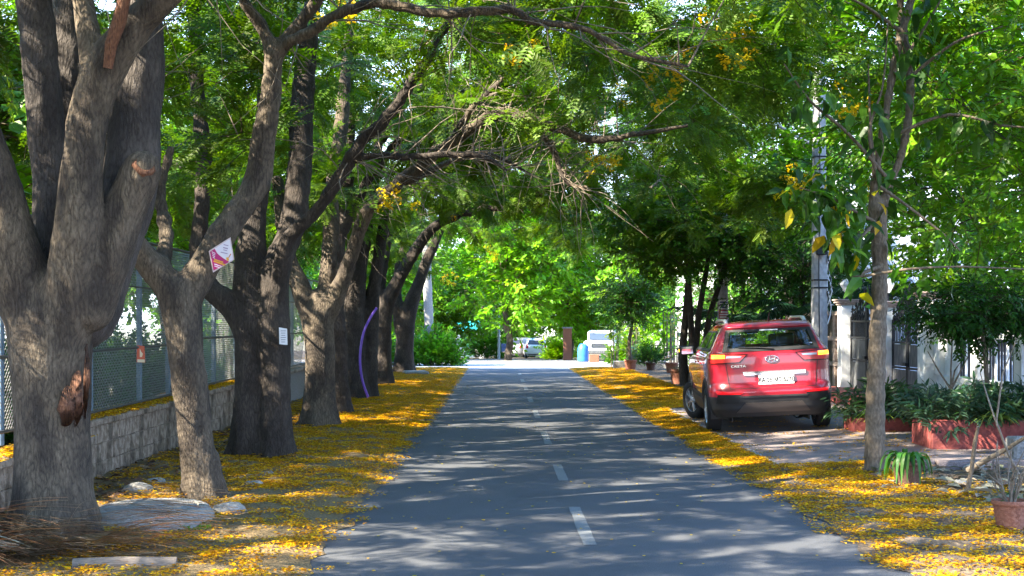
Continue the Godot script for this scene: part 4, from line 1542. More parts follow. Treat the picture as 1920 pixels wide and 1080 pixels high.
		if sg > 0:
			rear_panel(c, Vector2(.66, 1.085), Vector2(.835, 1.085), Vector2(.83, 1.142), Vector2(.66, 1.138), 0.018, 6, 2, am)
			rear_panel(c, Vector2(.44, 1.092), Vector2(.64, 1.088), Vector2(.64, 1.118), Vector2(.42, 1.112), 0.018, 6, 1, st)
		else:
			rear_panel(c, Vector2(-.835, 1.085), Vector2(-.66, 1.085), Vector2(-.66, 1.138), Vector2(-.83, 1.142), 0.018, 6, 2, am)
			rear_panel(c, Vector2(-.64, 1.088), Vector2(-.44, 1.092), Vector2(-.42, 1.112), Vector2(-.64, 1.118), 0.018, 6, 1, st)
		part("indicator_light", am, amber, lp)
		part("reversing_lens", st, silver, lp)
		var lr := Shape.new()
		var pk := Shape.new()
		if sg > 0:
			rear_panel(c, Vector2(.47, .572), Vector2(.78, .578), Vector2(.80, .622), Vector2(.42, .598), 0.010, 8, 2, lr)
			rear_panel(c, Vector2(.50, .44), Vector2(.80, .44), Vector2(.78, .566), Vector2(.46, .562), 0.006, 8, 2, pk)
		else:
			rear_panel(c, Vector2(-.78, .578), Vector2(-.47, .572), Vector2(-.42, .598), Vector2(-.80, .622), 0.010, 8, 2, lr)
			rear_panel(c, Vector2(-.80, .44), Vector2(-.50, .44), Vector2(-.46, .562), Vector2(-.78, .566), 0.006, 8, 2, pk)
		part("bumper_reflector", lr, reflector_glow, t)
		part("bumper_pocket", pk, M.black, t)
	# tailgate: dark strips for seam shade, chrome strip, number plate, emblem and name
	var seam := Shape.new()  # black strips laid on the paint stand in for the shadowed seam gaps
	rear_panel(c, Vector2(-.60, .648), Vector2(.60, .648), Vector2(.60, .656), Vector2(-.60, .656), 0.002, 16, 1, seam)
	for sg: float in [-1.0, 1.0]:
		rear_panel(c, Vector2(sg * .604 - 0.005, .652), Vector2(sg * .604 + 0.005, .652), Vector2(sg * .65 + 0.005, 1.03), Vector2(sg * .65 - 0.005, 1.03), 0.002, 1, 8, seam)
	part("tailgate_seam_shade", seam, M.black, t)
	part("chrome_strip", rear_panel(c, Vector2(-.40, .838), Vector2(.46, .838), Vector2(.47, .888), Vector2(-.42, .888), 0.024, 20, 3), chrome, t)
	var ps := Shape.new()
	var pz := rear_z(c, 0.05, 0.76) + 0.02
	ps.box(Vector3(0.05, 0.762, pz), Vector3(0.50, 0.132, 0.012), 0.004)
	var plate := part("number_plate", ps, mat(L(.70, .71, .74), 0.5), t)
	words("KA 05 MT 6210", 0.066, 0.002, M.black, plate, Transform3D(Basis(), Vector3(0.05, 0.762, pz + 0.0075)), "lettering", 0.82)
	var em := Shape.new()
	var ez := rear_z(c, 0, 1.05) + 0.012
	var ring := []
	var rr := []
	for k in 29:
		var th := TAU * k / 28.0
		ring.append(Vector3(cos(th) * 0.090, 1.055 + sin(th) * 0.046, ez))
		rr.append(0.009)
	em.tube(ring, rr, 6)
	em.bar(Vector3(-0.050, 1.022, ez), Vector3(-0.026, 1.088, ez), 0.014, 0.016, 0.004)
	em.bar(Vector3(0.026, 1.022, ez), Vector3(0.050, 1.088, ez), 0.014, 0.016, 0.004)
	em.bar(Vector3(-0.04, 1.046, ez), Vector3(0.04, 1.064, ez), 0.012, 0.014, 0.004)
	part("emblem", em, chrome, t)
	words("CRETA", 0.034, 0.006, chrome, t, Transform3D(Basis(), Vector3(-0.475, 0.968, rear_z(c, -0.475, 0.968) + 0.010)), "lettering", 1.5)
	var sk := rear_panel(c, Vector2(-.52, .30), Vector2(.52, .30), Vector2(.40, .445), Vector2(-.40, .445), 0.018, 14, 3)
	part("skid_plate", sk, trim2, t)
	part("bumper_ridge", rear_panel(c, Vector2(-.46, .52), Vector2(.46, .52), Vector2(.5, .545), Vector2(-.5, .545), 0.012, 14, 1), trim, t)
	var un := Shape.new()
	un.box(Vector3(0, 0.33, -1.3), Vector3(1.05, 0.16, 3.9), 0.04)
	un.tube([Vector3(-0.75, 0.33, 0), Vector3(0.75, 0.33, 0)], [0.06, 0.06], 8)
	un.lathe(Transform3D(Basis(Vector3.RIGHT, PI / 2), Vector3(0.40, 0.24, 0.35)), [Vector2(0.07, -0.15), Vector2(0.08, 0.0), Vector2(0.07, 0.15)], 10)
	part("underbody", un, M.black, t)
	# seats seen through the glass
	for q: Array in [[-.36, -.35, 1.22], [.36, -.35, 1.22], [-.36, -1.2, 1.20], [.36, -1.2, 1.20]]:
		var st := Shape.new()
		st.prism(Transform3D(Basis(Vector3.RIGHT, -0.18), Vector3(q[0], 0.92, q[1])), Vector3(0.25, 0.30, 0.06), 0.03)
		st.prism(Transform3D(Basis(), Vector3(q[0], q[2] + 0.09, q[1] + 0.10)), Vector3(0.13, 0.09, 0.045), 0.03)
		part("seat", st, M.black, t)
	var ds := Shape.new()
	ds.box(Vector3(0, 1.02, -1.95), Vector3(1.35, 0.25, 0.35), 0.08)
	part("dashboard", ds, M.black, t)
	var im := Shape.new()
	im.box(Vector3(0.0, 1.43, -1.35), Vector3(0.22, 0.06, 0.02), 0.01)
	part("interior_mirror", im, M.black, t)
	var fin := Shape.new()
	fin.tube([Vector3(0.05, 1.595, 0.25), Vector3(0.05, 1.72, 0.42)], [0.012, 0.005], 6)
	part("aerial", fin, M.black, t)
	wheel(t, Vector3(-0.79, 0.325, 0), -1.0, 0.0, 0.325, 0.215, silver)
	wheel(t, Vector3(0.79, 0.325, 0), 1.0, 0.0, 0.325, 0.215, silver)
	wheel(t, Vector3(-0.80, 0.325, -2.59), -1.0, deg_to_rad(24), 0.325, 0.215, silver)
	wheel(t, Vector3(0.80, 0.325, -2.59), 1.0, deg_to_rad(24), 0.325, 0.215, silver)

func far_car(called: String, label: String, at: Vector3, turn: float, k: Vector3, col: Color, front := false) -> void:
	# k: scale of width, height, length against a small hatchback
	var c := {"y": [.2, .35, .55, .75, .9, .96, 1.10, 1.25, 1.38, 1.44, 1.47], "w": [.68, .75, .77, .78, .77, .74, .70, .65, .60, .50, .34], "r": [.55, .62, .64, .63, .61, .58, .52, .44, .36, .22, .0], "f": [-2.75, -2.85, -2.85, -2.8, -2.3, -1.95, -1.7, -1.35, -1.0, -.8, -.5]}
	for j in c.y.size():
		c.y[j] *= k.y
		c.w[j] *= k.x
		c.r[j] *= k.z
		c.f[j] *= k.z
	var t := thing(called, label, "car", at, turn, "cars parked beyond the junction")
	var paint := mat(col, 0.3, 0.2)
	paint.clearcoat_enabled = true
	var arch := func(p: Vector3, _r: bool) -> bool:
		return absf(p.x) > 0.5 and (Vector2(p.z, p.y - 0.28).length() < 0.34 or Vector2(p.z + 2.3 * k.z, p.y - 0.28).length() < 0.34)
	part("body", shell(c, .2 * k.y, 1.47 * k.y, 36, arch, 0.0, true), paint, t)
	var dark := mat(L(.02, .022, .026), 0.08)
	part("rear_window", rear_panel(c, Vector2(-.60 * k.x, 1.0 * k.y), Vector2(.60 * k.x, 1.0 * k.y), Vector2(.52 * k.x, 1.33 * k.y), Vector2(-.52 * k.x, 1.33 * k.y), 0.006, 12, 5), dark, t)
	for sg: float in [-1.0, 1.0]:
		part("side_window", side_panel(c, sg, Vector2(-1.65, 1.0 * k.y), Vector2(.2, 1.0 * k.y), Vector2(.05, 1.32 * k.y), Vector2(-1.05, 1.32 * k.y), 0.006, 12, 4), dark, t)
		var l := Shape.new()
		var x := [.56 * k.x, .72 * k.x]
		if sg > 0:
			rear_panel(c, Vector2(x[0], .72 * k.y), Vector2(x[1], .72 * k.y), Vector2(x[1] - .05, 1.08 * k.y), Vector2(x[0] + .02, 1.05 * k.y), 0.012, 4, 4, l)
		else:
			rear_panel(c, Vector2(-x[1], .72 * k.y), Vector2(-x[0], .72 * k.y), Vector2(-x[0] - .02, 1.05 * k.y), Vector2(-x[1] + .05, 1.08 * k.y), 0.012, 4, 4, l)
		part("tail_light", l, mat(L(.5, .02, .03), 0.2), t)
		var mr := Shape.new()
		mr.box(Vector3(sg * .82 * k.x, 1.0 * k.y, -1.5 * k.z), Vector3(0.16, 0.11, 0.07), 0.02)
		part("mirror", mr, paint, t)
		wheel(t, Vector3(sg * .68 * k.x, 0.27, 0), sg, 0.0, 0.27, 0.17, mat(L(.5, .5, .5), 0.35, 0.6))
		wheel(t, Vector3(sg * .68 * k.x, 0.27, -2.3 * k.z), sg, 0.0, 0.27, 0.17, mat(L(.5, .5, .5), 0.35, 0.6))
	var ps := Shape.new()
	ps.box(Vector3(0, .48 * k.y, rear_z(c, 0, .48 * k.y) + 0.012), Vector3(0.45, 0.11, 0.012))
	part("number_plate", ps, M.paper, t)
	part("bumper_strip", rear_panel(c, Vector2(-.66 * k.x, .25 * k.y), Vector2(.66 * k.x, .25 * k.y), Vector2(.68 * k.x, .32 * k.y), Vector2(-.68 * k.x, .32 * k.y), 0.008, 10, 1), M.black, t)

func far_cars() -> void:
	far_car("hatchback", "white hatchback parked beyond the junction, rear towards the street", Vector3(2.72, height(0, -99) - 0.004, -98.0), deg_to_rad(3), Vector3(1.06, 1.0, 1.0), L(.66, .66, .68))
	far_car("hatchback", "dark grey hatchback parked behind the white one", Vector3(1.55, height(0, -101) - 0.004, -100.5), deg_to_rad(-42), Vector3(1.06, 1.03, 1.1), L(.14, .15, .17))
	# a tall white off-roader nose-on, half hidden by leaves
	var at := Vector3(5.75, height(0, -76), -75.5)
	var t := thing("off_road_car", "large white off-roader facing the street behind the blue drum", "car", at, deg_to_rad(-8), "cars parked beyond the junction")
	var white := mat(L(.72, .73, .76), 0.35)
	var b := Shape.new()
	b.box(Vector3(0, 0.78, -1.2), Vector3(1.75, 0.75, 4.0), 0.08)
	part("body", b, white, t)
	var cb := Shape.new()
	cb.box(Vector3(0, 1.42, -2.0), Vector3(1.55, 0.62, 2.5), 0.10)
	part("cabin", cb, white, t)
	var ws := Shape.new()
	ws.prism(Transform3D(Basis(Vector3.RIGHT, -0.35), Vector3(0, 1.42, -0.71)), Vector3(0.68, 0.25, 0.02), 0.01)
	part("windscreen", ws, mat(L(.05, .07, .10), 0.06), t)
	for k in 5:
		var g := Shape.new()
		g.box(Vector3(0, 0.78 + k * 0.055, 0.815), Vector3(0.95, 0.028, 0.03), 0.005)
		part("grille_bar", g, M.iron, t)
	for sg: float in [-1.0, 1.0]:
		var l := Shape.new()
		l.lathe(Transform3D(Basis(Vector3.RIGHT, PI / 2), Vector3(sg * 0.66, 0.90, 0.80)), [Vector2(0.12, -0.03), Vector2(0.115, 0.03), Vector2(0.001, 0.05)], 16)
		part("headlight", l, mat(L(.6, .62, .66), 0.1, 0.5), t)
		wheel(t, Vector3(sg * 0.76, 0.36, 0.05), sg, 0.0, 0.36, 0.24, M.wire)
		wheel(t, Vector3(sg * 0.76, 0.36, -2.5), sg, 0.0, 0.36, 0.24, M.wire)
	var bm := Shape.new()
	bm.box(Vector3(0, 0.52, 0.86), Vector3(1.8, 0.2, 0.16), 0.04)
	part("bumper", bm, M.gate_sheet, t)

# ------------------------------------------------------------------ the old trees on the left
func canopy(z0: float, z1: float, x0: float, x1: float, n: int) -> Array:
	var out := []
	while out.size() < n:
		var x := rng.randf_range(x0, x1)
		var far := rng.randf_range(z0, z1)
		var lo := 4.25
		if x < -2.4 and far > 11.5:
			lo = 3.25
		elif far < 11.0:
			lo = maxf(4.5, 1.9 + 0.25 * far)
		elif far > 36.0:
			lo = 3.95
		if x > 2.6 and far > 27.0:
			lo = 3.45
		if x > 3.4 and far < 27.0:
			lo = 4.4
		if x < -4.6:
			lo = 3.6
		var hi := 8.4 - 0.012 * x * x
		var y := lo + 0.35 + (hi - lo) * pow(rng.randf(), 1.25)
		if lumps.get_noise_3d(x * 1.5, y * 1.0, far * 1.5) < -0.04:
			continue
		if x > 1.5 and far < 27.0 and far > 9.0 and absf(x / far - 0.2225) < 0.045 and (y - 1.62) / far < 0.175:
			continue      # the gap round the lamp pole
		out.append(Vector3(x, y, -far))
	return out

func avenue() -> void:
	var g := Color(1.0, 1.0, 1.0)
	# nearest, with five heavy limbs
	var t1 := street_tree("huge grey-barked tree with many heavy limbs at the left edge", [
		[Vector4(-3.373, -0.057, -10.1, 0.347), Vector4(-3.381, 0.186, -10.1, 0.299), Vector4(-3.386, 0.63, -10.1, 0.279), Vector4(-3.386, 0.994, -10.1, 0.275), Vector4(-3.39, 1.317, -10.1, 0.291), Vector4(-3.381, 1.6, -10.1, 0.315), Vector4(-3.365, 1.782, -10.1, 0.299)],
		[Vector4(-3.454, 1.64, -10.1, 0.25), Vector4(-3.6, 2, -10, 0.24), Vector4(-3.711, 2.432, -9.9, 0.222), Vector4(-3.822, 2.894, -9.8, 0.196), Vector4(-3.958, 3.502, -9.7, 0.171), Vector4(-4.09, 4.174, -9.6, 0.138)],
		[Vector4(-3.26, 1.64, -10, 0.216), Vector4(-3.15, 1.995, -9.88, 0.178), Vector4(-3.093, 2.345, -9.8, 0.161), Vector4(-3.069, 2.698, -9.8, 0.157), Vector4(-3.022, 3.051, -9.8, 0.149), Vector4(-2.94, 3.345, -9.8, 0.145), Vector4(-2.795, 3.631, -9.8, 0.137), Vector4(-2.615, 3.854, -9.8, 0.122), Vector4(-2.398, 4.058, -9.75, 0.109), Vector4(-2.076, 4.394, -9.7, 0.093)],
		[Vector4(-2.934, 3.348, -9.82, 0.118), Vector4(-3.014, 3.688, -9.85, 0.095), Vector4(-3.089, 4.016, -9.9, 0.083), Vector4(-3.148, 4.372, -9.9, 0.071)],
		[Vector4(-3.162, 1.64, -10.2, 0.237), Vector4(-3.028, 2.135, -10.3, 0.227), Vector4(-2.898, 2.551, -10.35, 0.215), Vector4(-2.844, 2.969, -10.38, 0.208), Vector4(-2.816, 3.388, -10.4, 0.196), Vector4(-2.801, 3.808, -10.42, 0.183), Vector4(-2.83, 4.232, -10.45, 0.176), Vector4(-2.827, 4.665, -10.5, 0.151)],
		[Vector4(-3.06, 1.72, -10, 0.176), Vector4(-2.871, 2.238, -9.97, 0.167), Vector4(-2.726, 2.615, -9.95, 0.159), Vector4(-2.649, 2.784, -9.93, 0.135)],
		[Vector4(-3.465, 1.889, -10.35, 0.19), Vector4(-3.449, 2.345, -10.35, 0.174), Vector4(-3.469, 2.759, -10.35, 0.157), Vector4(-3.512, 3.128, -10.33, 0.149), Vector4(-3.539, 3.577, -10.3, 0.14), Vector4(-3.597, 4.113, -10.3, 0.14), Vector4(-3.652, 4.537, -10.2, 0.114)],
		[Vector4(-3.328, 2.235, -10.6, 0.195), Vector4(-3.377, 2.925, -10.7, 0.188), Vector4(-3.444, 3.577, -10.75, 0.181), Vector4(-3.478, 4.234, -10.8, 0.173), Vector4(-3.434, 4.752, -10.8, 0.147)]], 0.03,
		[[Vector4(-2.398, 4.058, -9.75, 0.109), Vector4(-1.978, 4.404, -9.6, 0.084), Vector4(-1.086, 4.73, -9.2, 0.059), Vector4(-0.123, 4.876, -8.8, 0.035), Vector4(0.912, 4.836, -8.6, 0.021)], [Vector4(-2.83, 4.232, -10.45, 0.167), Vector4(-2.614, 4.925, -10.8, 0.13), Vector4(-1.65, 5.602, -11, 0.079), Vector4(-0.154, 5.954, -11, 0.035)], [Vector4(-4.09, 4.174, -9.6, 0.138), Vector4(-4.655, 4.766, -9.2, 0.088), Vector4(-5.526, 5.166, -9, 0.036)],
		[Vector4(-3.597, 4.36, -10.3, 0.124), Vector4(-3.294, 4.698, -9, 0.079), Vector4(-2.625, 4.695, -7.5, 0.042), Vector4(-1.911, 4.649, -6.5, 0.021)]],
		canopy(5.5, 11.6, -11.5, 6.0, 153), M.bark, 14, g, [4, 6, 7])
	var sb := Shape.new()
	var bp := [Vector3(-2.817, 3.455, -9.62), Vector3(-2.784, 3.617, -9.6), Vector3(-2.732, 3.785, -9.58), Vector3(-2.68, 3.993, -9.57)]
	for k in 4:
		bp[k] -= t1.position
	sb.tube(bp, [0.028, 0.045, 0.05, 0.042], 7, lumps, 0.7, 14.0)
	part("broken_branch", sb, M.wood, t1)
	var wound := Shape.new()
	for a: Array in [[Vector3(-3.182, 1.003, -9.832), 0.055, 0.15], [Vector3(-3.119, 1.057, -9.846), 0.05, 0.20], [Vector3(-3.067, 1.184, -9.905), 0.02, 0.28]]:
		wound.ball(Transform3D(Basis(Vector3.BACK, rng.randf_range(-0.12, 0.12)).scaled(Vector3(a[1], a[2], 0.02)), a[0] - t1.position), 12, 10)
	for k in wound.v.size():
		var q := wound.v[k]
		wound.v[k] += Vector3(1, 0.8, 0.6) * 0.045 * lumps.get_noise_3d(q.x * 40, q.y * 12, q.z * 40)
	part("bark_wound", wound, M.wood, t1)
	var knot := Shape.new()
	knot.lathe(Transform3D(Basis.looking_at(Vector3(0.5, 0.45, 0.75), Vector3.UP) * Basis(Vector3.RIGHT, -PI / 2), Vector3(-2.617, 2.781, -9.84) - t1.position), [Vector2(0.085, -0.12), Vector2(0.088, 0.0), Vector2(0.07, 0.02), Vector2(0.045, 0.008), Vector2(0.001, 0.005)], 14, 0.08, 5)
	part("cut_knot", knot, M.wood, t1)
	# second, slim, with the sale board
	street_tree("slim leaning grey tree that carries the diamond board", [
		[Vector4(-2.699, -0.039, -12.2, 0.205), Vector4(-2.708, 0.107, -12.2, 0.171), Vector4(-2.767, 0.522, -12.2, 0.166), Vector4(-2.816, 0.961, -12.2, 0.166), Vector4(-2.865, 1.4, -12.2, 0.161), Vector4(-2.894, 1.693, -12.2, 0.171), Vector4(-2.913, 1.888, -12.2, 0.176)],
		[Vector4(-2.928, 1.84, -12.2, 0.146), Vector4(-3.099, 2.059, -12.2, 0.127), Vector4(-3.242, 2.228, -12.15, 0.117), Vector4(-3.412, 2.467, -12.1, 0.106), Vector4(-3.504, 2.844, -12, 0.091), Vector4(-3.576, 3.324, -12, 0.077)],
		[Vector4(-2.904, 1.791, -12.2, 0.156), Vector4(-2.759, 2.037, -12.25, 0.147), Vector4(-2.608, 2.333, -12.3, 0.133), Vector4(-2.43, 2.637, -12.4, 0.129), Vector4(-2.275, 2.92, -12.5, 0.125), Vector4(-2.215, 3.295, -12.5, 0.11), Vector4(-2.15, 3.695, -12.5, 0.105), Vector4(-2.11, 4.12, -12.5, 0.1)],
		[Vector4(-2.11, 4.12, -12.5, 0.1), Vector4(-2.215, 4.395, -12.5, 0.07), Vector4(-2.346, 4.571, -12.4, 0.055), Vector4(-2.485, 4.892, -12.3, 0.044)],
		[Vector4(-2.11, 4.12, -12.5, 0.1), Vector4(-1.875, 4.42, -12.5, 0.075), Vector4(-1.612, 4.695, -12.4, 0.06), Vector4(-1.255, 5.089, -12.3, 0.044)],
		[Vector4(-3.099, 2.035, -12.2, 0.088), Vector4(-3.115, 2.445, -12.5, 0.075), Vector4(-3.226, 2.865, -12.7, 0.061), Vector4(-3.149, 3.284, -12.8, 0.051)]], 0.026,
		[[Vector4(-2.075, 4.195, -12.5, 0.06), Vector4(-1.761, 4.323, -12.4, 0.055), Vector4(-1.451, 4.488, -12.3, 0.049), Vector4(-1.049, 4.543, -12.2, 0.046), Vector4(-0.702, 4.451, -12.1, 0.044), Vector4(-0.36, 4.399, -12, 0.041), Vector4(0.071, 4.414, -11.9, 0.038), Vector4(0.354, 4.277, -11.8, 0.033), Vector4(0.725, 4.208, -11.7, 0.028), Vector4(1.137, 3.963, -11.6, 0.023), Vector4(1.633, 3.828, -11.5, 0.014)],
		 [Vector4(-3.576, 3.324, -12, 0.072), Vector4(-4.01, 4.006, -12.3, 0.059), Vector4(-4.41, 4.972, -12.6, 0.04)]],
		canopy(10.6, 15.0, -11.5, 6.0, 119), M.bark, 14, g)
	# third, twin-trunked
	street_tree("broad dark twin-trunked tree with a paper notice nailed on", [
		[Vector4(-3.002, -0.063, -16, 0.294), Vector4(-3.002, 0.116, -16, 0.23), Vector4(-2.989, 0.628, -16, 0.198), Vector4(-2.976, 1.268, -16, 0.192), Vector4(-2.989, 1.908, -16, 0.198), Vector4(-2.995, 2.489, -16.1, 0.18), Vector4(-2.967, 3.087, -16.3, 0.156), Vector4(-2.906, 3.752, -16.4, 0.138), Vector4(-2.871, 4.425, -16.5, 0.125), Vector4(-2.955, 5.239, -16.6, 0.106)],
		[Vector4(-2.639, -0.04, -15.9, 0.267), Vector4(-2.652, 0.189, -15.9, 0.197), Vector4(-2.665, 0.761, -15.9, 0.178), Vector4(-2.665, 1.397, -15.9, 0.184), Vector4(-2.699, 1.907, -15.95, 0.185), Vector4(-2.656, 2.292, -16, 0.166), Vector4(-2.523, 2.826, -16.3, 0.163), Vector4(-2.462, 3.501, -16.5, 0.158), Vector4(-2.465, 4.325, -16.7, 0.147), Vector4(-2.399, 5.148, -16.8, 0.134), Vector4(-2.346, 6.142, -17, 0.109)],
		[Vector4(-3.008, 1.524, -16, 0.166), Vector4(-3.232, 1.844, -16, 0.141), Vector4(-3.456, 2.023, -16, 0.122), Vector4(-3.626, 2.361, -16.1, 0.109), Vector4(-3.596, 3.013, -16.2, 0.104), Vector4(-3.606, 3.674, -16.3, 0.104), Vector4(-3.72, 4.67, -16.4, 0.098), Vector4(-3.782, 5.613, -16.5, 0.092), Vector4(-3.861, 6.405, -16.5, 0.073)],
		[Vector4(-2.652, 1.906, -15.9, 0.14), Vector4(-2.572, 2.284, -15.8, 0.107), Vector4(-2.468, 2.619, -15.7, 0.088), Vector4(-2.184, 2.868, -15.6, 0.081), Vector4(-1.922, 3.201, -15.5, 0.081), Vector4(-1.725, 3.499, -15.4, 0.08)]], 0.036,
		[[Vector4(-1.823, 3.369, -15.45, 0.074), Vector4(-1.561, 3.719, -15.3, 0.073), Vector4(-1.307, 3.93, -15.2, 0.067), Vector4(-1.045, 4.247, -15.1, 0.06), Vector4(-0.81, 4.59, -15, 0.054), Vector4(-0.614, 4.898, -14.9, 0.048), Vector4(-0.432, 5.202, -14.8, 0.041), Vector4(-0.204, 5.679, -14.6, 0.035)],
		 [Vector4(-1.725, 3.511, -15.4, 0.049), Vector4(-1.377, 3.536, -15.3, 0.043), Vector4(-0.942, 3.511, -15.2, 0.04), Vector4(-0.513, 3.523, -15.1, 0.036), Vector4(-0.18, 3.492, -15, 0.03), Vector4(0.089, 3.319, -14.9, 0.018)],
		 [Vector4(-2.346, 6.142, -17, 0.095), Vector4(-2.006, 6.822, -17, 0.068), Vector4(-0.891, 7.131, -16.5, 0.04)], [Vector4(-2.955, 5.239, -16.6, 0.093), Vector4(-3.353, 6.036, -16.6, 0.073), Vector4(-3.872, 6.516, -16, 0.051)]],
		canopy(14.6, 19.6, -11.5, 6.0, 145), M.bark_dark, 14, g)
	# fourth, pale, with the long bough over the road
	street_tree("pale-trunked tree whose long light bough arches over the road", [
		[Vector4(-2.777, -0.036, -20.6, 0.379), Vector4(-2.785, 0.178, -20.6, 0.28), Vector4(-2.769, 0.672, -20.6, 0.239), Vector4(-2.76, 1.249, -20.6, 0.231), Vector4(-2.793, 1.661, -20.6, 0.247), Vector4(-2.777, 1.908, -20.6, 0.247)],
		[Vector4(-2.843, 1.661, -20.6, 0.198), Vector4(-3.041, 2.114, -20.6, 0.157), Vector4(-3.229, 2.572, -20.7, 0.132), Vector4(-3.37, 3.159, -20.8, 0.116), Vector4(-3.453, 3.825, -20.8, 0.1)],
		[Vector4(-2.76, 1.744, -20.6, 0.181), Vector4(-2.658, 2.324, -20.7, 0.141), Vector4(-2.621, 2.993, -20.8, 0.141), Vector4(-2.617, 3.668, -20.9, 0.134), Vector4(-2.478, 4.686, -21, 0.118), Vector4(-2.394, 5.694, -21, 0.101), Vector4(-2.31, 6.702, -21, 0.084)],
		[Vector4(-2.678, 1.744, -20.6, 0.181), Vector4(-2.419, 2.194, -20.5, 0.139), Vector4(-2.26, 2.64, -20.4, 0.122), Vector4(-2.103, 3.082, -20.3, 0.114), Vector4(-1.963, 3.357, -20.2, 0.105)]], 0.042,
		[[Vector4(-2.033, 3.24, -20.25, 0.105), Vector4(-1.899, 3.422, -20.2, 0.101), Vector4(-1.528, 3.71, -20.1, 0.096), Vector4(-1.08, 4.06, -20, 0.096), Vector4(-0.673, 4.337, -19.8, 0.091), Vector4(-0.235, 4.591, -19.6, 0.086), Vector4(0.116, 4.677, -19.4, 0.081), Vector4(0.384, 4.561, -19.2, 0.073), Vector4(0.798, 4.394, -19, 0.065), Vector4(1.391, 4.199, -18.8, 0.053), Vector4(1.972, 4.261, -18.6, 0.037), Vector4(2.613, 4.343, -18.4, 0.022)],
		 [Vector4(-0.673, 4.337, -19.8, 0.055), Vector4(-0.431, 4.717, -19.6, 0.047), Vector4(-0.039, 5.073, -19.4, 0.039), Vector4(0.499, 5.498, -19.2, 0.031), Vector4(1.178, 5.671, -19, 0.019)],
		 [Vector4(0.499, 4.515, -19.2, 0.046), Vector4(0.802, 4.027, -19.1, 0.038), Vector4(0.95, 3.634, -19, 0.03), Vector4(1.247, 3.533, -18.9, 0.023)],
		 [Vector4(-1.528, 3.71, -20.1, 0.056), Vector4(-1.177, 3.853, -20.3, 0.049), Vector4(-0.7, 4.133, -20.6, 0.041), Vector4(-0.125, 4.241, -20.8, 0.033), Vector4(0.546, 3.93, -21, 0.021)]],
		canopy(19.2, 24.6, -11.5, 6.0, 158), M.bark, 14, g)
	street_tree("thin dark tree close behind the pale trunk", [
		[Vector4(-2.742, -0.037, -23.4, 0.225), Vector4(-2.752, 0.169, -23.4, 0.168), Vector4(-2.78, 0.731, -23.4, 0.15), Vector4(-2.799, 1.48, -23.4, 0.14), Vector4(-2.867, 2.231, -23.5, 0.132), Vector4(-2.785, 3.178, -23.6, 0.113), Vector4(-2.666, 4.238, -23.8, 0.105), Vector4(-2.64, 5.508, -24, 0.086)]], 0.05,
		[[Vector4(-2.785, 3.178, -23.6, 0.094), Vector4(-2.313, 4.122, -23.6, 0.076), Vector4(-1.652, 4.971, -23.6, 0.057), Vector4(-0.796, 5.598, -23.4, 0.037), Vector4(0.232, 5.935, -23.2, 0.023)], [Vector4(-2.64, 5.508, -24, 0.077), Vector4(-2.832, 6.852, -24, 0.058), Vector4(-3.216, 7.812, -24, 0.038)]],
		canopy(24.0, 28.2, -11.5, 6.0, 124), M.bark_dark, 14, g)
	street_tree("dark tree with the purple hose propped against it", [
		[Vector4(-3.012, -0.038, -28.2, 0.338), Vector4(-3.012, 0.21, -28.2, 0.248), Vector4(-3.034, 1, -28.2, 0.214), Vector4(-3.057, 1.789, -28.2, 0.226), Vector4(-3, 2.582, -28.3, 0.192), Vector4(-2.839, 3.615, -28.5, 0.16), Vector4(-2.675, 4.777, -28.7, 0.138), Vector4(-2.552, 6.086, -29, 0.116)],
		[Vector4(-2.76, -0.05, -28.4, 0.25), Vector4(-2.76, 0.257, -28.4, 0.193), Vector4(-2.738, 0.995, -28.4, 0.17), Vector4(-2.715, 1.79, -28.4, 0.17), Vector4(-2.624, 2.586, -28.4, 0.148), Vector4(-2.488, 3.494, -28.4, 0.125), Vector4(-2.386, 4.29, -28.4, 0.114)]], 0.05,
		[[Vector4(-2.552, 5.622, -29, 0.104), Vector4(-1.888, 6.482, -28.6, 0.08), Vector4(-0.846, 6.978, -28.2, 0.056), Vector4(0.504, 7.164, -28, 0.034)], [Vector4(-2.386, 4.29, -28.4, 0.102), Vector4(-1.848, 4.812, -28, 0.078), Vector4(-0.938, 5.098, -27.6, 0.055), Vector4(0.272, 4.938, -27.2, 0.033)]],
		canopy(27.6, 33.2, -11.5, 6.0, 153), M.bark_dark, 14, g)
	street_tree("near-black forked tree just before the last of the row", [
		[Vector4(-2.969, 0.019, -34.2, 0.328), Vector4(-2.969, 0.32, -34.2, 0.246), Vector4(-2.955, 1.141, -34.2, 0.219), Vector4(-2.914, 1.962, -34.2, 0.219), Vector4(-2.599, 2.646, -34.2, 0.178), Vector4(-2.23, 3.33, -34.2, 0.164), Vector4(-1.852, 3.884, -34.3, 0.151), Vector4(-1.445, 4.276, -34.4, 0.138)],
		[Vector4(-3.01, 1.415, -34.2, 0.178), Vector4(-3.06, 2.375, -34.3, 0.151), Vector4(-2.931, 3.34, -34.4, 0.138), Vector4(-2.76, 4.449, -34.5, 0.124)]], 0.06,
		[[Vector4(-1.582, 4.166, -34.4, 0.11), Vector4(-1.026, 4.37, -34.2, 0.096), Vector4(-0.408, 4.517, -34, 0.095), Vector4(0.203, 4.554, -33.8, 0.081), Vector4(0.672, 4.725, -33.6, 0.067), Vector4(1.403, 5.027, -33.4, 0.04)], [Vector4(-2.76, 4.449, -34.5, 0.11), Vector4(-2.139, 5.415, -34.5, 0.083), Vector4(-1.035, 6.105, -34.5, 0.055)]],
		canopy(32.8, 39.6, -11.5, 6.0, 184), M.bark_dark, 14, g)
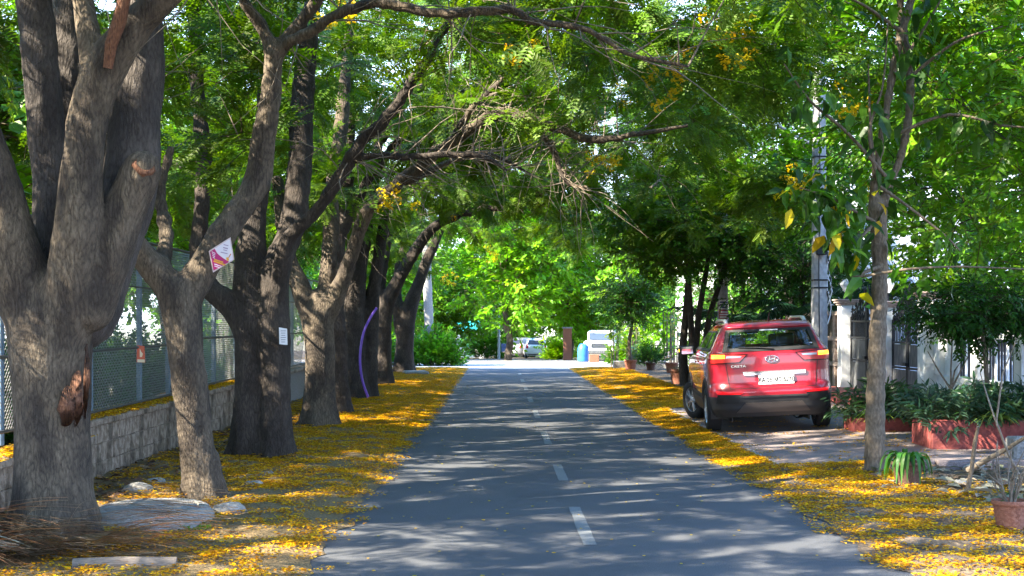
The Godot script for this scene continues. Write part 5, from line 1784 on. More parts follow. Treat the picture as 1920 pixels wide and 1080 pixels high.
	street_tree("last old tree of the row, black and leaning to the road", [
		[Vector4(-3.005, -0.017, -42.2, 0.422), Vector4(-3.005, 0.32, -42.2, 0.321), Vector4(-2.954, 1.198, -42.2, 0.287), Vector4(-2.853, 1.958, -42.2, 0.27), Vector4(-2.583, 2.717, -42.2, 0.203), Vector4(-2.279, 3.561, -42.2, 0.169), Vector4(-1.975, 4.236, -42.2, 0.152), Vector4(-1.705, 4.996, -42.2, 0.135)],
		[Vector4(-3.089, 1.367, -42.2, 0.219), Vector4(-3.224, 2.38, -42.2, 0.169), Vector4(-3.157, 3.392, -42.2, 0.152), Vector4(-2.87, 4.405, -42.2, 0.135)]], 0.07,
		[[Vector4(-1.772, 4.743, -42.2, 0.101), Vector4(-0.924, 5.4, -42, 0.084), Vector4(0.251, 5.884, -41.8, 0.067), Vector4(2.075, 6.185, -41.5, 0.05)]],
		canopy(39.0, 46.6, -11.5, 6.0, 182), M.bark_dark, 14, g)
	street_tree("tree standing behind the viewer whose crown shades the near road", [
		[Vector4(-3.9, -0.1, -2.0, 0.34), Vector4(-3.9, 1.0, -2.0, 0.28), Vector4(-3.8, 2.2, -2.0, 0.26), Vector4(-3.4, 3.4, -2.2, 0.2)]], 0.07,
		[[Vector4(-3.5, 3.2, -2.1, 0.16), Vector4(-2.0, 4.6, -2.6, 0.1), Vector4(0.5, 5.6, -3.0, 0.05)]],
		canopy(-3.0, 6.0, -11.5, 6.0, 143), M.bark_dark, 14, g)
	# golden flower spikes still on the boughs
	var puff := Shape.new()
	rng.seed = 77
	for k in 16:
		var d := rand_in_ball() * 0.09
		puff.tint = vary(Color(0.80, 0.60, 0.015), 0.2)
		var b := Basis(rand_in_ball().normalized(), rng.randf() * TAU)
		puff.tri(d + b * Vector3(-0.02, 0, 0), d + b * Vector3(0.02, 0, 0.005), d + b * Vector3(0, 0, 0.035))
		puff.tri(d + b * Vector3(-0.02, 0, 0), d + b * Vector3(0, 0.01, -0.03), d + b * Vector3(0.02, 0, 0.005))
	var spots := [Vector3(1.952, 4.436, -16), Vector3(2.046, 4.441, -15.5), Vector3(2.548, 4.448, -14), Vector3(0.238, 5.054, -17), Vector3(1.56, 3.98, -20), Vector3(-1.52, 3.34, -20), Vector3(-1.122, 4.326, -33), Vector3(-1.656, 3, -46), Vector3(4.256, 4.212, -16), Vector3(4.36, 3.58, -20), Vector3(-1.888, 5.236, -16), Vector3(2.43, 4.89, -15), Vector3(-0.258, 3.77, -43), Vector3(2, 4.9, -40), Vector3(2.352, 5.7, -24)]
	for k in spots.size():
		var where := []
		var tints := []
		for j in 9:
			where.append(Transform3D(Basis(Vector3.UP, rng.randf() * TAU), spots[k] + rand_in_ball() * 0.30 + Vector3(0, 0.1, 0)))
			tints.append(vary(Color(1, 1, 1), 0.2))
		var o := scatter(numbered("blossom_spray"), puff.mesh(), M.petal, where, tints, self)
		o.set_meta("kind", "stuff")
		tag(o, "golden blossom hanging among the feathery leaves", "blossom", "blossom sprays in the crowns")

# ------------------------------------------------------------------ right side trees
func garden_side_trees() -> void:
	rng.seed = 301
	# slim tree with large leaves in front of the pavement
	var base := Vector3(3.965, 0, -14.06)
	base.y = 0.0
	var t := thing("slim_tree", "slim straight tree with large loose leaves before the pavement", "tree", base)
	var chains := [
		[Vector4(3.965, -0.067, -14.06, 0.146), Vector4(3.965, 0.073, -14.06, 0.118), Vector4(3.971, 0.636, -14.06, 0.112), Vector4(3.993, 1.311, -14.06, 0.101), Vector4(4.016, 1.986, -14.06, 0.093), Vector4(4.01, 2.548, -14.06, 0.09), Vector4(3.993, 2.857, -14.06, 0.096)],
		[Vector4(3.965, 2.773, -14.06, 0.056), Vector4(3.959, 3.08, -14.04, 0.051), Vector4(4.032, 3.608, -14, 0.05), Vector4(4.127, 4.168, -14, 0.053), Vector4(4.228, 4.672, -14, 0.053), Vector4(4.407, 5.232, -14, 0.05)],
		[Vector4(4.032, 2.773, -14.06, 0.056), Vector4(4.123, 3.058, -14.1, 0.051), Vector4(4.258, 3.397, -14.1, 0.051), Vector4(4.348, 3.904, -14.1, 0.054), Vector4(4.337, 4.355, -14.1, 0.051), Vector4(4.258, 4.863, -14.1, 0.045), Vector4(4.23, 5.371, -14.1, 0.045)]]
	var near := []
	for ch in chains:
		var q := []
		for p: Vector4 in curve(ch, 3):
			q.append(p - Vector4(base.x, 0, base.z, 0))
		near.append(q)
	part("trunk", flesh(near, 0.02, 60.0, 0.004), M.bark_slim, t)
	var arms := [
		[Vector3(4.228, 4.336, -14), Vector3(4.448, 4.706, -13.9), Vector3(4.637, 5.07, -13.8)], [Vector3(3.993, 3.076, -14), Vector3(3.836, 3.58, -13.8), Vector3(3.974, 4.076, -13.8), Vector3(4.03, 4.739, -13.8)], [Vector3(3.948, 3.16, -14), Vector3(3.875, 3.705, -13.9), Vector3(3.853, 4.317, -13.9)],
		[Vector3(3.993, 2.656, -14), Vector3(3.726, 2.752, -13.8), Vector3(3.4, 2.888, -13.6), Vector3(3.051, 2.986, -13.5)], [Vector3(4.004, 3.048, -14), Vector3(4.253, 2.843, -13.9), Vector3(4.609, 2.531, -13.8), Vector3(4.775, 2.365, -13.8)],
		[Vector3(4.004, 2.208, -14), Vector3(3.644, 2.086, -13.7), Vector3(4.1, 2.156, -13.4), Vector3(4.567, 2.174, -13.2), Vector3(5.174, 2.14, -13)], [Vector3(4.2, 3.608, -14), Vector3(4.664, 3.773, -13.8), Vector3(5.141, 3.633, -13.6), Vector3(5.535, 3.591, -13.5)],
		[Vector3(4.06, 3.16, -14), Vector3(3.589, 3.565, -13.7), Vector3(3.159, 3.861, -13.5), Vector3(2.868, 4.22, -13.4)], [Vector3(4.228, 4.672, -14), Vector3(3.726, 4.857, -13.6), Vector3(3.296, 4.97, -13.4)], [Vector3(4.284, 4.168, -14), Vector3(4.685, 4.497, -13.7), Vector3(5.103, 4.617, -13.5)],
		[Vector3(3.976, 2.712, -14), Vector3(3.644, 2.442, -13.7), Vector3(3.4, 2.518, -13.6)]]
	var tips := []
	for a in arms:
		var s := Shape.new()
		var pts := []
		var rad := []
		var four := []
		for k in a.size():
			var p: Vector3 = a[k] - base
			four.append(Vector4(p.x, p.y, p.z, lerpf(0.022, 0.007, float(k) / (a.size() - 1))))
		for p: Vector4 in curve(four, 5):
			pts.append(xyz(p)); rad.append(p.w)
			tips.append(xyz(p))
		s.tube(pts, rad, 6)
		part("limb", s, M.bark_slim, t)
	var shapes := []
	for k in 4:
		var s := Shape.new()
		leaf(s, Transform3D(), 0.22, 0.10, Color(1, 1, 1), 0.22, 0.2 + 0.15 * k)
		shapes.append(s.mesh())
	var green := []
	for k in 6:
		var m := leaf_mat(L(0.8, 1.0, 0.25), 0.35)
		m.albedo_color = [L(.032, .09, .012), L(.05, .14, .014), L(.07, .18, .018), L(.024, .065, .014), L(.55, .46, .02), L(.62, .38, .02)][k]
		green.append(m)
	for k in 300:
		var spot: int = rng.randi() % tips.size() if k % 5 < 3 else [45, 47, 49, 51, 53, 150, 153, 155, 118][rng.randi() % 9]
		var p: Vector3 = tips[spot % tips.size()] + rand_in_ball() * 0.24
		var dir := Vector3(rng.randf_range(-1, 1), rng.randf_range(-1.6, 0.1), rng.randf_range(-1, 1)).normalized()
		var b := Basis.looking_at(dir, Vector3(0.1, 1, 0.2).normalized()) * Basis(Vector3.BACK, rng.randf_range(-0.8, 0.8))
		var pick := rng.randi() % 4
		if p.x < 0.1 and p.y < 3.2 and rng.randf() < 0.15:
			pick = 4 + rng.randi() % 2
		part("leaf", shapes[rng.randi() % 4], green[pick], t, Transform3D(b.scaled(Vector3.ONE * rng.randf_range(0.7, 1.25)), p))
	# trees inside the compound
	leafy_tree("garden_tree", "bright broad-leaved tree rising over the white compound wall", Vector3(9.3, 0.1, -20.5), [Vector4(0, -0.2, 0, 0.2), Vector4(0.1, 1.6, 0, 0.16), Vector4(-0.1, 3.0, 0.2, 0.13), Vector4(-0.3, 4.8, 0.2, 0.07)], Vector3(-1.3, 4.3, 0.8), Vector3(2.6, 2.1, 3.0), 105, 15, M.broads, M.leaf, M.bark_dark, 1.25, Color(1.25, 1.35, 0.9), "garden trees", 0.03)
	leafy_tree("garden_tree", "dark leafy tree behind the lamp pole and the gate", Vector3(10.4, 0.1, -29.0), [Vector4(0, -0.2, 0, 0.2), Vector4(0.1, 2.0, 0, 0.16), Vector4(-0.2, 4.0, 0.2, 0.12), Vector4(-0.3, 6.0, 0.2, 0.07)], Vector3(-1.0, 5.8, 0.5), Vector3(3.4, 2.8, 3.4), 100, 15, M.broads, M.leaf, M.bark_dark, 1.7, Color(0.95, 1.05, 0.9), "garden trees", 0.03)
	leafy_tree("garden_tree", "yellow-green tree filling the upper right corner", Vector3(9.0, 0.1, -13.5), [Vector4(0, -0.2, 0, 0.18), Vector4(0.0, 2.0, 0, 0.14), Vector4(-0.4, 3.6, -0.2, 0.1), Vector4(-1.4, 4.6, -0.5, 0.06)], Vector3(-2.6, 4.6, -1.5), Vector3(2.1, 1.5, 2.2), 70, 14, M.broads, M.leaf, M.bark_dark, 1.15, Color(1.25, 1.3, 0.8), "garden trees", 0.03)
	leafy_tree("garden_tree", "tall green tree between the two utility poles", Vector3(8.2, 0, -37.5), [Vector4(0, -0.2, 0, 0.18), Vector4(0.0, 2.0, 0, 0.14), Vector4(-0.2, 4.2, -0.2, 0.1), Vector4(-0.4, 6.6, -0.5, 0.06)], Vector3(-0.6, 6.0, 0), Vector3(3.4, 3.0, 3.0), 90, 14, M.smalls, M.leaf, M.bark_dark, 2.2, Color(1.0, 1.15, 0.9), "garden trees", 0.03)
	leafy_tree("garden_tree", "low bright tree just behind the iron gates", Vector3(9.6, 0.1, -26.0), [Vector4(0, -0.2, 0, 0.1), Vector4(0.0, 1.0, 0, 0.08), Vector4(-0.2, 2.0, -0.2, 0.05)], Vector3(0, 2.5, 0), Vector3(1.6, 1.4, 3.2), 60, 14, M.broads, M.leaf, M.bark_dark, 1.4, Color(1.15, 1.25, 0.9), "garden trees", 0.02)
	# dark, several-stemmed tree behind the red car
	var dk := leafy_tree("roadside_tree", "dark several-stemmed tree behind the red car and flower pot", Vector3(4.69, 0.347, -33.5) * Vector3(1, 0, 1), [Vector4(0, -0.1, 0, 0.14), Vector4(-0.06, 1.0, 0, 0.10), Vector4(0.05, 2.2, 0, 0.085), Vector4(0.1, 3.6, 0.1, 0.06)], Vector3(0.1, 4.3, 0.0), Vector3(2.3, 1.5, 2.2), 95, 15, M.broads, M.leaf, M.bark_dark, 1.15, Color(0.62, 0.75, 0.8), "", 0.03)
	for a: Array in [[0.22, 0.12, 0.3], [0.45, -0.1, 0.55], [0.12, 0.3, -0.1]]:
		var s := Shape.new()
		s.tube([Vector3(a[0], -0.05, a[1]), Vector3(a[0] + 0.02, 0.8, a[1]), Vector3(a[0] + a[2] * 0.3, 1.8, a[1]), Vector3(a[0] + a[2], 3.0, a[1]), Vector3(a[0] + a[2] * 1.6, 4.2, a[1])], [0.10, 0.085, 0.075, 0.06, 0.03], 9, lumps, 0.2, 5.0)
		part("trunk", s, M.bark_dark, dk)
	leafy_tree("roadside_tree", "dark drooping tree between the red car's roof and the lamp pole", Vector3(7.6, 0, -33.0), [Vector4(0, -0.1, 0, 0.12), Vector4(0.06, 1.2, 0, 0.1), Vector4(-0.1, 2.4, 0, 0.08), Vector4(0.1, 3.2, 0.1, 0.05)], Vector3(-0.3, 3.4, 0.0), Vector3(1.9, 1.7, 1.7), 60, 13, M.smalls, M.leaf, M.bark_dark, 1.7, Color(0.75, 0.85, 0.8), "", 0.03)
	# small dark shrub-tree before the white wall
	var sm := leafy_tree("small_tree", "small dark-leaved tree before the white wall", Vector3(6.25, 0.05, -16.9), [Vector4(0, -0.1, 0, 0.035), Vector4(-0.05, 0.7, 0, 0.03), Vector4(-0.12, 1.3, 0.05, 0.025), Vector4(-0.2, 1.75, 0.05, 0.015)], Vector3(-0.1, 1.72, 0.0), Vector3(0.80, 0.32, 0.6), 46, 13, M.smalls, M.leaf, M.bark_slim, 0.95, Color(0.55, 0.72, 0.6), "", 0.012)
	# palms
	palm("areca_palm", "dark feathery palm behind the lamp pole", Vector3(7.1, 0, -31.6), 1.9, 13, 1.9, Color(0.022, 0.070, 0.040))
	palm("areca_palm", "bluish feathery palm behind the first gate", Vector3(8.7, 0, -29.6), 2.3, 12, 1.8, Color(0.030, 0.085, 0.060))
	palm("areca_palm", "dark palm low behind the red car's roof", Vector3(6.4, 0, -37.6), 1.7, 12, 2.0, Color(0.020, 0.060, 0.030))
	# bare forked twig plant before the white wall, stump
	var tw := Shape.new()
	for a: Array in [[-0.3, 0.75], [0.02, 0.95], [0.28, 0.8], [0.12, 0.6]]:
		tw.tube([Vector3(0, 0, 0), Vector3(0.02, 0.25, 0), Vector3(a[0] * 0.5, 0.5, 0.02), Vector3(a[0], a[1], 0.05)], [0.016, 0.014, 0.011, 0.005], 6)
	var bare := thing("bare_sapling", "bare forked sapling rising from the strappy plants", "plant", Vector3(5.85, 0.5, -17.3))
	part("stem", tw, M.twig_pale, bare)
	var lf := Shape.new()
	for k in 4:
		leaf(lf, Transform3D(Basis(Vector3.UP, k * 1.4), Vector3(0.02 + 0.05 * k, 0.92, 0.05)), 0.12, 0.06, Color(0.16, 0.34, 0.02))
	part("leaves", lf, M.leaf, bare).set_meta("kind", "stuff")

func palm(called: String, label: String, at: Vector3, h: float, n: int, long: float, col: Color, group := "palms over the garden wall", trunk_r := 0.07) -> void:
	var t := thing(called, label, "palm", at, 0.0, group)
	var s := Shape.new()
	var pts := []
	var rad := []
	for k in 13:
		pts.append(Vector3(0.05 * sin(k * 0.5), h * k / 12.0 - 0.1, 0.03 * k / 12.0))
		rad.append(trunk_r * (1.05 if k % 2 else 0.96))
	s.tube(pts, rad, 10)
	part("trunk", s, M.concrete if trunk_r > 0.1 else M.bark_slim, t)
	var meshes := []
	for v in 3:
		var f := Shape.new()
		var droop := 0.9 + 0.35 * v
		var p := Vector3.ZERO
		var dir := Vector3(0, 0.55, -0.83).normalized()
		var rib := [p]
		var rr := [0.018]
		var seg := long / 30.0
		for k in 30:
			dir = (dir + Vector3(0, -droop * 0.05, 0)).normalized()
			p += dir * seg
			rib.append(p)
			rr.append(0.018 * (1.0 - k / 31.0) + 0.003)
			if k < 4:
				continue
			var l := long * 0.24 * sin(PI * clampf(0.18 + k / 36.0, 0, 1))
			for side: float in [-1.0, 1.0]:
				f.tint = vary(col, 0.25)
				var tip := p + Vector3(side * l * 0.8, -l * rng.randf_range(0.25, 0.7), 0) + dir * l * 0.5
				var mid := p.lerp(tip, 0.45) + Vector3(0, l * 0.10, 0)
				var w := dir * 0.018
				f.tri(p - w * 0.4, mid + w, tip)
				f.tri(p - w * 0.4, tip, mid - w)
		f.tint = col
		f.tube(rib, rr, 4)
		meshes.append(f.mesh())
	for k in n:
		var o := part("frond", meshes[k % 3], M.leaf, t)
		o.position = Vector3(0.0, h - 0.12, 0.0)
		o.rotation = Vector3(rng.randf_range(-0.35, 0.45), TAU * k / n + rng.randf_range(-0.2, 0.2), 0)

# ------------------------------------------------------------------ beyond the junction
func far_end() -> void:
	rng.seed = 401
	var spec := [
		[-13.0, 66.0, 6.5, 4.2, Color(1.30, 1.38, 0.95)], [-8.0, 78.0, 6.8, 4.0, Color(1.23, 1.38, 1.10)], [-4.4, 92.0, 6.0, 3.6, Color(1.17, 1.25, 1.00)], [-1.2, 106.0, 6.6, 4.2, Color(1.30, 1.50, 1.00)],
		[2.8, 112.0, 7.2, 4.8, Color(1.04, 1.25, 0.90)], [4.4, 84.0, 6.4, 3.6, Color(1.95, 1.94, 0.80)], [7.8, 94.0, 7.0, 4.6, Color(1.30, 1.44, 0.90)], [9.2, 68.0, 6.2, 3.4, Color(1.76, 1.81, 0.80)],
		[12.5, 78.0, 7.0, 4.6, Color(1.43, 1.50, 0.90)], [11.0, 56.0, 5.8, 3.4, Color(1.43, 1.50, 0.90)], [-11.0, 54.0, 5.8, 3.2, Color(1.17, 1.31, 0.90)], [18.0, 64.0, 7.0, 4.6, Color(1.30, 1.38, 0.90)], [-19.0, 58.0, 7.0, 4.6, Color(1.30, 1.38, 0.90)], [0.5, 78.0, 9.0, 3.2, Color(1.82, 1.88, 0.85)], [-3.6, 122.0, 5.0, 5.0, Color(1.56, 1.62, 0.90)], [9.0, 124.0, 5.0, 5.5, Color(1.43, 1.50, 0.90)], [17.0, 100.0, 5.4, 5.0, Color(1.56, 1.62, 0.90)], [-12.5, 108.0, 5.2, 5.0, Color(1.43, 1.50, 0.90)]]
	var says := ["green tree beyond the junction far to the left", "grey-green tree beyond the junction above the low bush", "tree with a bent pale trunk beside the blue gate", "tall green tree straight ahead at the end of the view", "dark green tree behind the two parked cars", "yellow-green sunlit tree right above the parked cars", "green tree behind the white off-roader", "yellow-green tree hanging over the blue drum", "green tree behind the potted plants beyond the junction", "round green tree behind the lush lilies", "green tree past the end of the old tree row", "tall tree beyond the junction far to the right", "dark tree beyond the park corner", "high sunlit crown above the middle of the junction", "low crown closing the view left of the lamp post ahead", "low crown closing the view behind the off-roader", "low crown far behind the lilies", "low crown far behind the corner bush"]
	for k in spec.size():
		var a: Array = spec[k]
		var y := height(0, -a[1])
		leafy_tree("distant_tree", says[k], Vector3(a[0], y, -a[1]), [Vector4(0, -0.2, 0, 0.26), Vector4(0.15, 1.2, 0, 0.2), Vector4(-0.1, 2.6, 0, 0.17), Vector4(0.1, a[2] - 1.0, 0, 0.09)], Vector3(0, a[2] * 0.86, 0), Vector3(a[3], a[2] * 0.66, a[3]), 105, 12, M.broads if k % 3 else M.smalls, M.leaf, M.bark, 3.1, a[4], "trees beyond the junction", 0.05)
	# undergrowth beyond the junction
	var bs := [[Vector3(-2.688, 0.209, -56), Vector3(0.95, 1.15, 0.8), Color(1.0, 1.25, 1.2), "leafy low bush at the corner past the last old tree"], [Vector3(-0.9, height(0, -97), -97.0), Vector3(1.4, 1.6, 1.0), Color(0.6, 0.8, 0.8), "dark rounded bush left of the lamp post ahead"], [Vector3(3.9, height(0, -88), -88.0), Vector3(0.75, 0.8, 0.7), Color(1.9, 1.7, 0.6), "yellow-leaved bush right of the white hatchback"], [Vector3(6.1, height(0, -60), -60.0), Vector3(1.0, 0.75, 0.7), Color(1.4, 1.4, 0.8), "light green bush between the drum and the lilies"], [Vector3(-5.6, height(0, -57), -57.5), Vector3(1.6, 1.5, 1.2), Color(0.9, 1.1, 1.0), "dense bush left of the corner behind the trunks"], [Vector3(9.4, height(0, -53), -53.0), Vector3(2.2, 1.6, 1.2), Color(1.0, 1.15, 0.9), "dense hedge behind the lilies and pots"], [Vector3(5.4, height(0, -104), -104.0), Vector3(2.2, 1.7, 1.0), Color(0.9, 1.1, 0.8), "green hedge behind the parked cars"], [Vector3(-6.5, height(0, -84), -84.0), Vector3(2.4, 1.7, 1.0), Color(0.8, 1.0, 0.9), "hedge left of the blue gate ahead"], [Vector3(1.6, height(0, -110), -108.0), Vector3(3.0, 2.2, 1.2), Color(0.7, 0.9, 0.8), "tall dark hedge closing the street ahead"]]
	for a: Array in bs:
		var p: Vector3 = a[0]
		p.y = height(0, p.z)
		bush("far_bush", a[3], p, a[1], 300, M.broads, M.leaf, 1.7, a[2], "bushes beyond the junction")
	palm("royal_palm", "pale smooth palm trunk just past the last old tree", Vector3(-3.0, height(0, -56) - 0.1, -56.5), 6.0, 12, 2.6, Color(0.04, 0.10, 0.03), "", 0.2)
	# gate of the house ahead, with a teal awning
	var gy := height(0, -100)
	var g := thing("far_gate", "grey-blue gate with teal awning at the end of the street", "gate", Vector3(-2.55, gy, -100))
	for k in 2:
		var s := Shape.new()
		s.box(Vector3(-0.55 + k * 0.9, 0.85, 0), Vector3(0.86, 1.7, 0.05), 0.01)
		part("gate_leaf", s, mat(L(.14, .20, .27), 0.6), g)
		for j in 3:
			var b := Shape.new()
			b.box(Vector3(-0.55 + k * 0.9, 0.35 + j * 0.5, 0.04), Vector3(0.80, 0.06, 0.03), 0.005)
			part("gate_rail", b, M.iron, g)
	var aw := Shape.new()
	aw.sheet([[Vector3(-1.2, 2.1, 1.0), Vector3(0, 2.0, 1.0), Vector3(1.3, 2.15, 1.0)], [Vector3(-1.2, 2.75, 0), Vector3(0, 2.7, 0), Vector3(1.3, 2.8, 0)]])
	part("awning", aw, mat(L(.02, .33, .33), 0.6), g)
	for k in 2:
		var gp := Shape.new()
		gp.box(Vector3(-1.25 + k * 2.55, 1.2, 0), Vector3(0.34, 2.6, 0.34), 0.02)
		part("gate_post", gp, M.paint_white, g)
	var lp := thing("lamp_post", "thin blue-grey lamp post standing ahead left of the cars", "lamp post", Vector3(0.02, height(0, -94), -94))
	var ls := Shape.new()
	ls.tube([Vector3(0, -0.1, 0), Vector3(0, 2.6, 0), Vector3(0, 4.6, 0)], [0.10, 0.08, 0.06], 10)
	part("shaft", ls, mat(L(.30, .36, .42), 0.5), lp)
	var ln := Shape.new()
	ln.box(Vector3(0.35, 0.75, 0.02), Vector3(0.36, 0.55, 0.04), 0.01)
	part("notice", ln, mat(L(.10, .14, .35), 0.6), lp)
	var pp := thing("gate_post", "red-brown brick pillar beside the white off-roader", "pillar", Vector3(4.15, height(0, -80), -80.5))
	var pb := Shape.new()
	pb.box(Vector3(0, 0.9, 0), Vector3(0.5, 2.0, 0.5), 0.02)
	part("shaft", pb, M.terracotta, pp)
	var pc := Shape.new()
	pc.box(Vector3(0, 1.94, 0), Vector3(0.62, 0.1, 0.62), 0.02)
	part("cap", pc, M.concrete, pp)
	var dr := thing("water_drum", "bright blue plastic drum standing beyond the junction", "drum", Vector3(4.5, height(0, -71), -71))
	var d := Shape.new()
	d.lathe(Transform3D(), [Vector2(0.001, 0), Vector2(0.27, 0.0), Vector2(0.30, 0.05), Vector2(0.30, 0.28), Vector2(0.285, 0.3), Vector2(0.30, 0.32), Vector2(0.30, 0.6), Vector2(0.285, 0.62), Vector2(0.29, 0.70), Vector2(0.24, 0.86), Vector2(0.17, 0.90), Vector2(0.001, 0.90)], 24)
	part("barrel", d, mat(L(.03, .16, .55), 0.4), dr)
	var dl := Shape.new()
	dl.lathe(Transform3D(Basis(), Vector3(0, 0.9, 0)), [Vector2(0.19, 0), Vector2(0.19, 0.05), Vector2(0.001, 0.06)], 20)
	part("lid", dl, mat(L(.04, .20, .60), 0.4), dr)
	var bx := Shape.new()
	bx.box(Vector3(5.0, height(0, -70) + 0.2, -70), Vector3(0.5, 0.4, 0.5), 0.02)
	single("brick_plinth", bx, M.terracotta, "low brick plinth beside the blue drum", "plinth")
	var hw := thing("white_house", "white house wall showing between the leaves past the pots", "house", Vector3(11.5, -0.2, -62))
	var hs := Shape.new()
	hs.box(Vector3(0, 2.2, 0), Vector3(6.0, 5.0, 4.0), 0.02)
	part("wall", hs, M.paint_white, hw)
	for k in 3:
		var wn := Shape.new()
		wn.box(Vector3(-2.0 + k * 1.9, 2.6, 2.02), Vector3(1.0, 1.2, 0.06), 0.01)
		part("window", wn, M.black, hw)
	# pots and trough at the right of the junction
	pot("flower_pot", "pink clay tub with a slender round-headed tree", Vector3(4.347, 0.001, -44) * Vector3(1, 0, 1), 0.21, 0.40, M.terracotta, 0.0)
	leafy_tree("tub_tree", "slender round-headed tree growing in the pink tub", Vector3(4.347, 0.001, -44) * Vector3(1, 0, 1) + Vector3(0, 0.36, 0), [Vector4(0, 0, 0, 0.07), Vector4(-0.04, 0.6, 0, 0.06), Vector4(0.05, 1.2, 0, 0.05), Vector4(0.0, 1.9, 0, 0.03)], Vector3(0, 2.0, 0), Vector3(1.0, 0.75, 0.9), 42, 11, M.smalls, M.leaf, M.bark_slim, 1.7, Color(1.1, 1.25, 1.0), "", 0.015)
	pot("flower_pot", "dark pot with a bluish round plant beside the trough", Vector3(5.084, 0.032, -44.6) * Vector3(1, 0, 1), 0.17, 0.28, M.old_pot, 0.0)
	bush("pot_plant", "bluish round plant in the dark pot by the trough", Vector3(5.084, 0.032, -44.6) * Vector3(1, 0, 1) + Vector3(0, 0.26, 0), Vector3(0.42, 0.48, 0.4), 130, M.smalls, M.leaf, 1.2, Color(1.0, 1.1, 1.5))
	pot("flower_pot", "red clay pot left of the dark several-stemmed tree", Vector3(5.443, 0.192, -42) * Vector3(1, 0, 1), 0.2, 0.36, M.terracotta, 0.0)
	pot("flower_pot", "tapered fluted terracotta pot behind the red car's mirror", Vector3(4.651, 0.01, -34.4) * Vector3(1, 0, 1), 0.24, 0.42, M.terracotta, 0.03)
	spider("spiky_plant", "spiky pale plant in the fluted pot behind the mirror", Vector3(4.747, 0.01, -34.4) * Vector3(1, 0, 1) + Vector3(0, 0.40, 0), 24, 0.5, Color(0.12, 0.17, 0.10))
	var tr := Shape.new()
	tr.box(Vector3(4.9, 0.12, -46.0), Vector3(1.9, 0.36, 0.4), 0.02)
	single("cream_trough", tr, M.concrete, "long cream trough behind the pots at the junction", "trough")
	# lush broad-bladed lilies
	var lily := [Vector3(4.3, 0, -49.5), Vector3(5.1, 0, -50.5), Vector3(5.9, 0, -46.5), Vector3(6.4, 0, -48.5), Vector3(4.7, 0, -47.6)]
	var ls2 := ["yellow-green lily clump left of the tub tree", "yellow lily clump behind the tub tree", "tall lily clump above the bluish pot plant", "tall lily clump next to the dark stems", "short lily clump at the trough"]
	for k in 5:
		var t := thing("lily_clump", ls2[k], "plant", lily[k], 0.0, "lily clumps at the junction")
		var h := [1.5, 1.4, 2.0, 2.1, 1.0][k] as float
		for j in 26:
			var s := Shape.new()
			var th := rng.randf() * TAU
			var up := rng.randf_range(0.3, 1.0) * h
			var b := Basis(Vector3.UP, th) * Basis(Vector3.RIGHT, rng.randf_range(-0.1, 0.8))
			leaf(s, Transform3D(b, Vector3(cos(th) * 0.15, up, sin(th) * 0.15)), rng.randf_range(0.45, 0.75), 0.15, vary([Color(0.22, 0.30, 0.02), Color(0.26, 0.32, 0.02), Color(0.09, 0.20, 0.02), Color(0.08, 0.18, 0.03), Color(0.16, 0.26, 0.02)][k], 0.25), 0.25, 0.35)
			part("leaf", s, M.leaf, t)
		var st := Shape.new()
		for j in 7:
			var o := Vector3(cos(j * 0.9), 0, sin(j * 0.9)) * 0.12
			st.tube([o, o * 1.2 + Vector3(0, h * 0.5, 0), o * 1.5 + Vector3(0, h, 0)], [0.018, 0.015, 0.01], 5)
		part("stems", st, M.bark_slim, t).set_meta("kind", "stuff")
	# ledge stone by the last old tree
	var stn := Shape.new()
	stn.prism(Transform3D(Basis(Vector3.UP, 0.2), Vector3(-2.55, 0.05, -41.0)), Vector3(0.35, 0.09, 0.5), 0.05)
	single("kerb_boulder", stn, M.concrete, "flat grey stone beside the last old trunk", "stone")

func pot(called: String, label: String, at: Vector3, r: float, h: float, m: Material, flute: float, group := "clay pots along the street") -> Node3D:
	var t := thing(called, label, "pot", at, 0.0, group)
	var s := Shape.new()
	s.lathe(Transform3D(), [Vector2(0.001, 0), Vector2(r * 0.68, 0), Vector2(r * 0.72, 0.02), Vector2(r * 0.93, h * 0.84)], 36, flute, 14)
	part("bowl", s, m, t)
	var rim := Shape.new()
	rim.lathe(Transform3D(), [Vector2(r * 0.90, h * 0.83), Vector2(r * 1.02, h * 0.84), Vector2(r * 1.04, h * 0.9), Vector2(r * 1.03, h * 0.985), Vector2(r, h), Vector2(r * 0.93, h * 0.985), Vector2(r * 0.88, h * 0.86)], 30)
	part("rim", rim, m, t)
	var e := Shape.new()
	e.lathe(Transform3D(), [Vector2(r * 0.9, h * 0.87), Vector2(r * 0.5, h * 0.90), Vector2(0.001, h * 0.91)], 18)
	part("earth", e, M.soil, t)
	return t

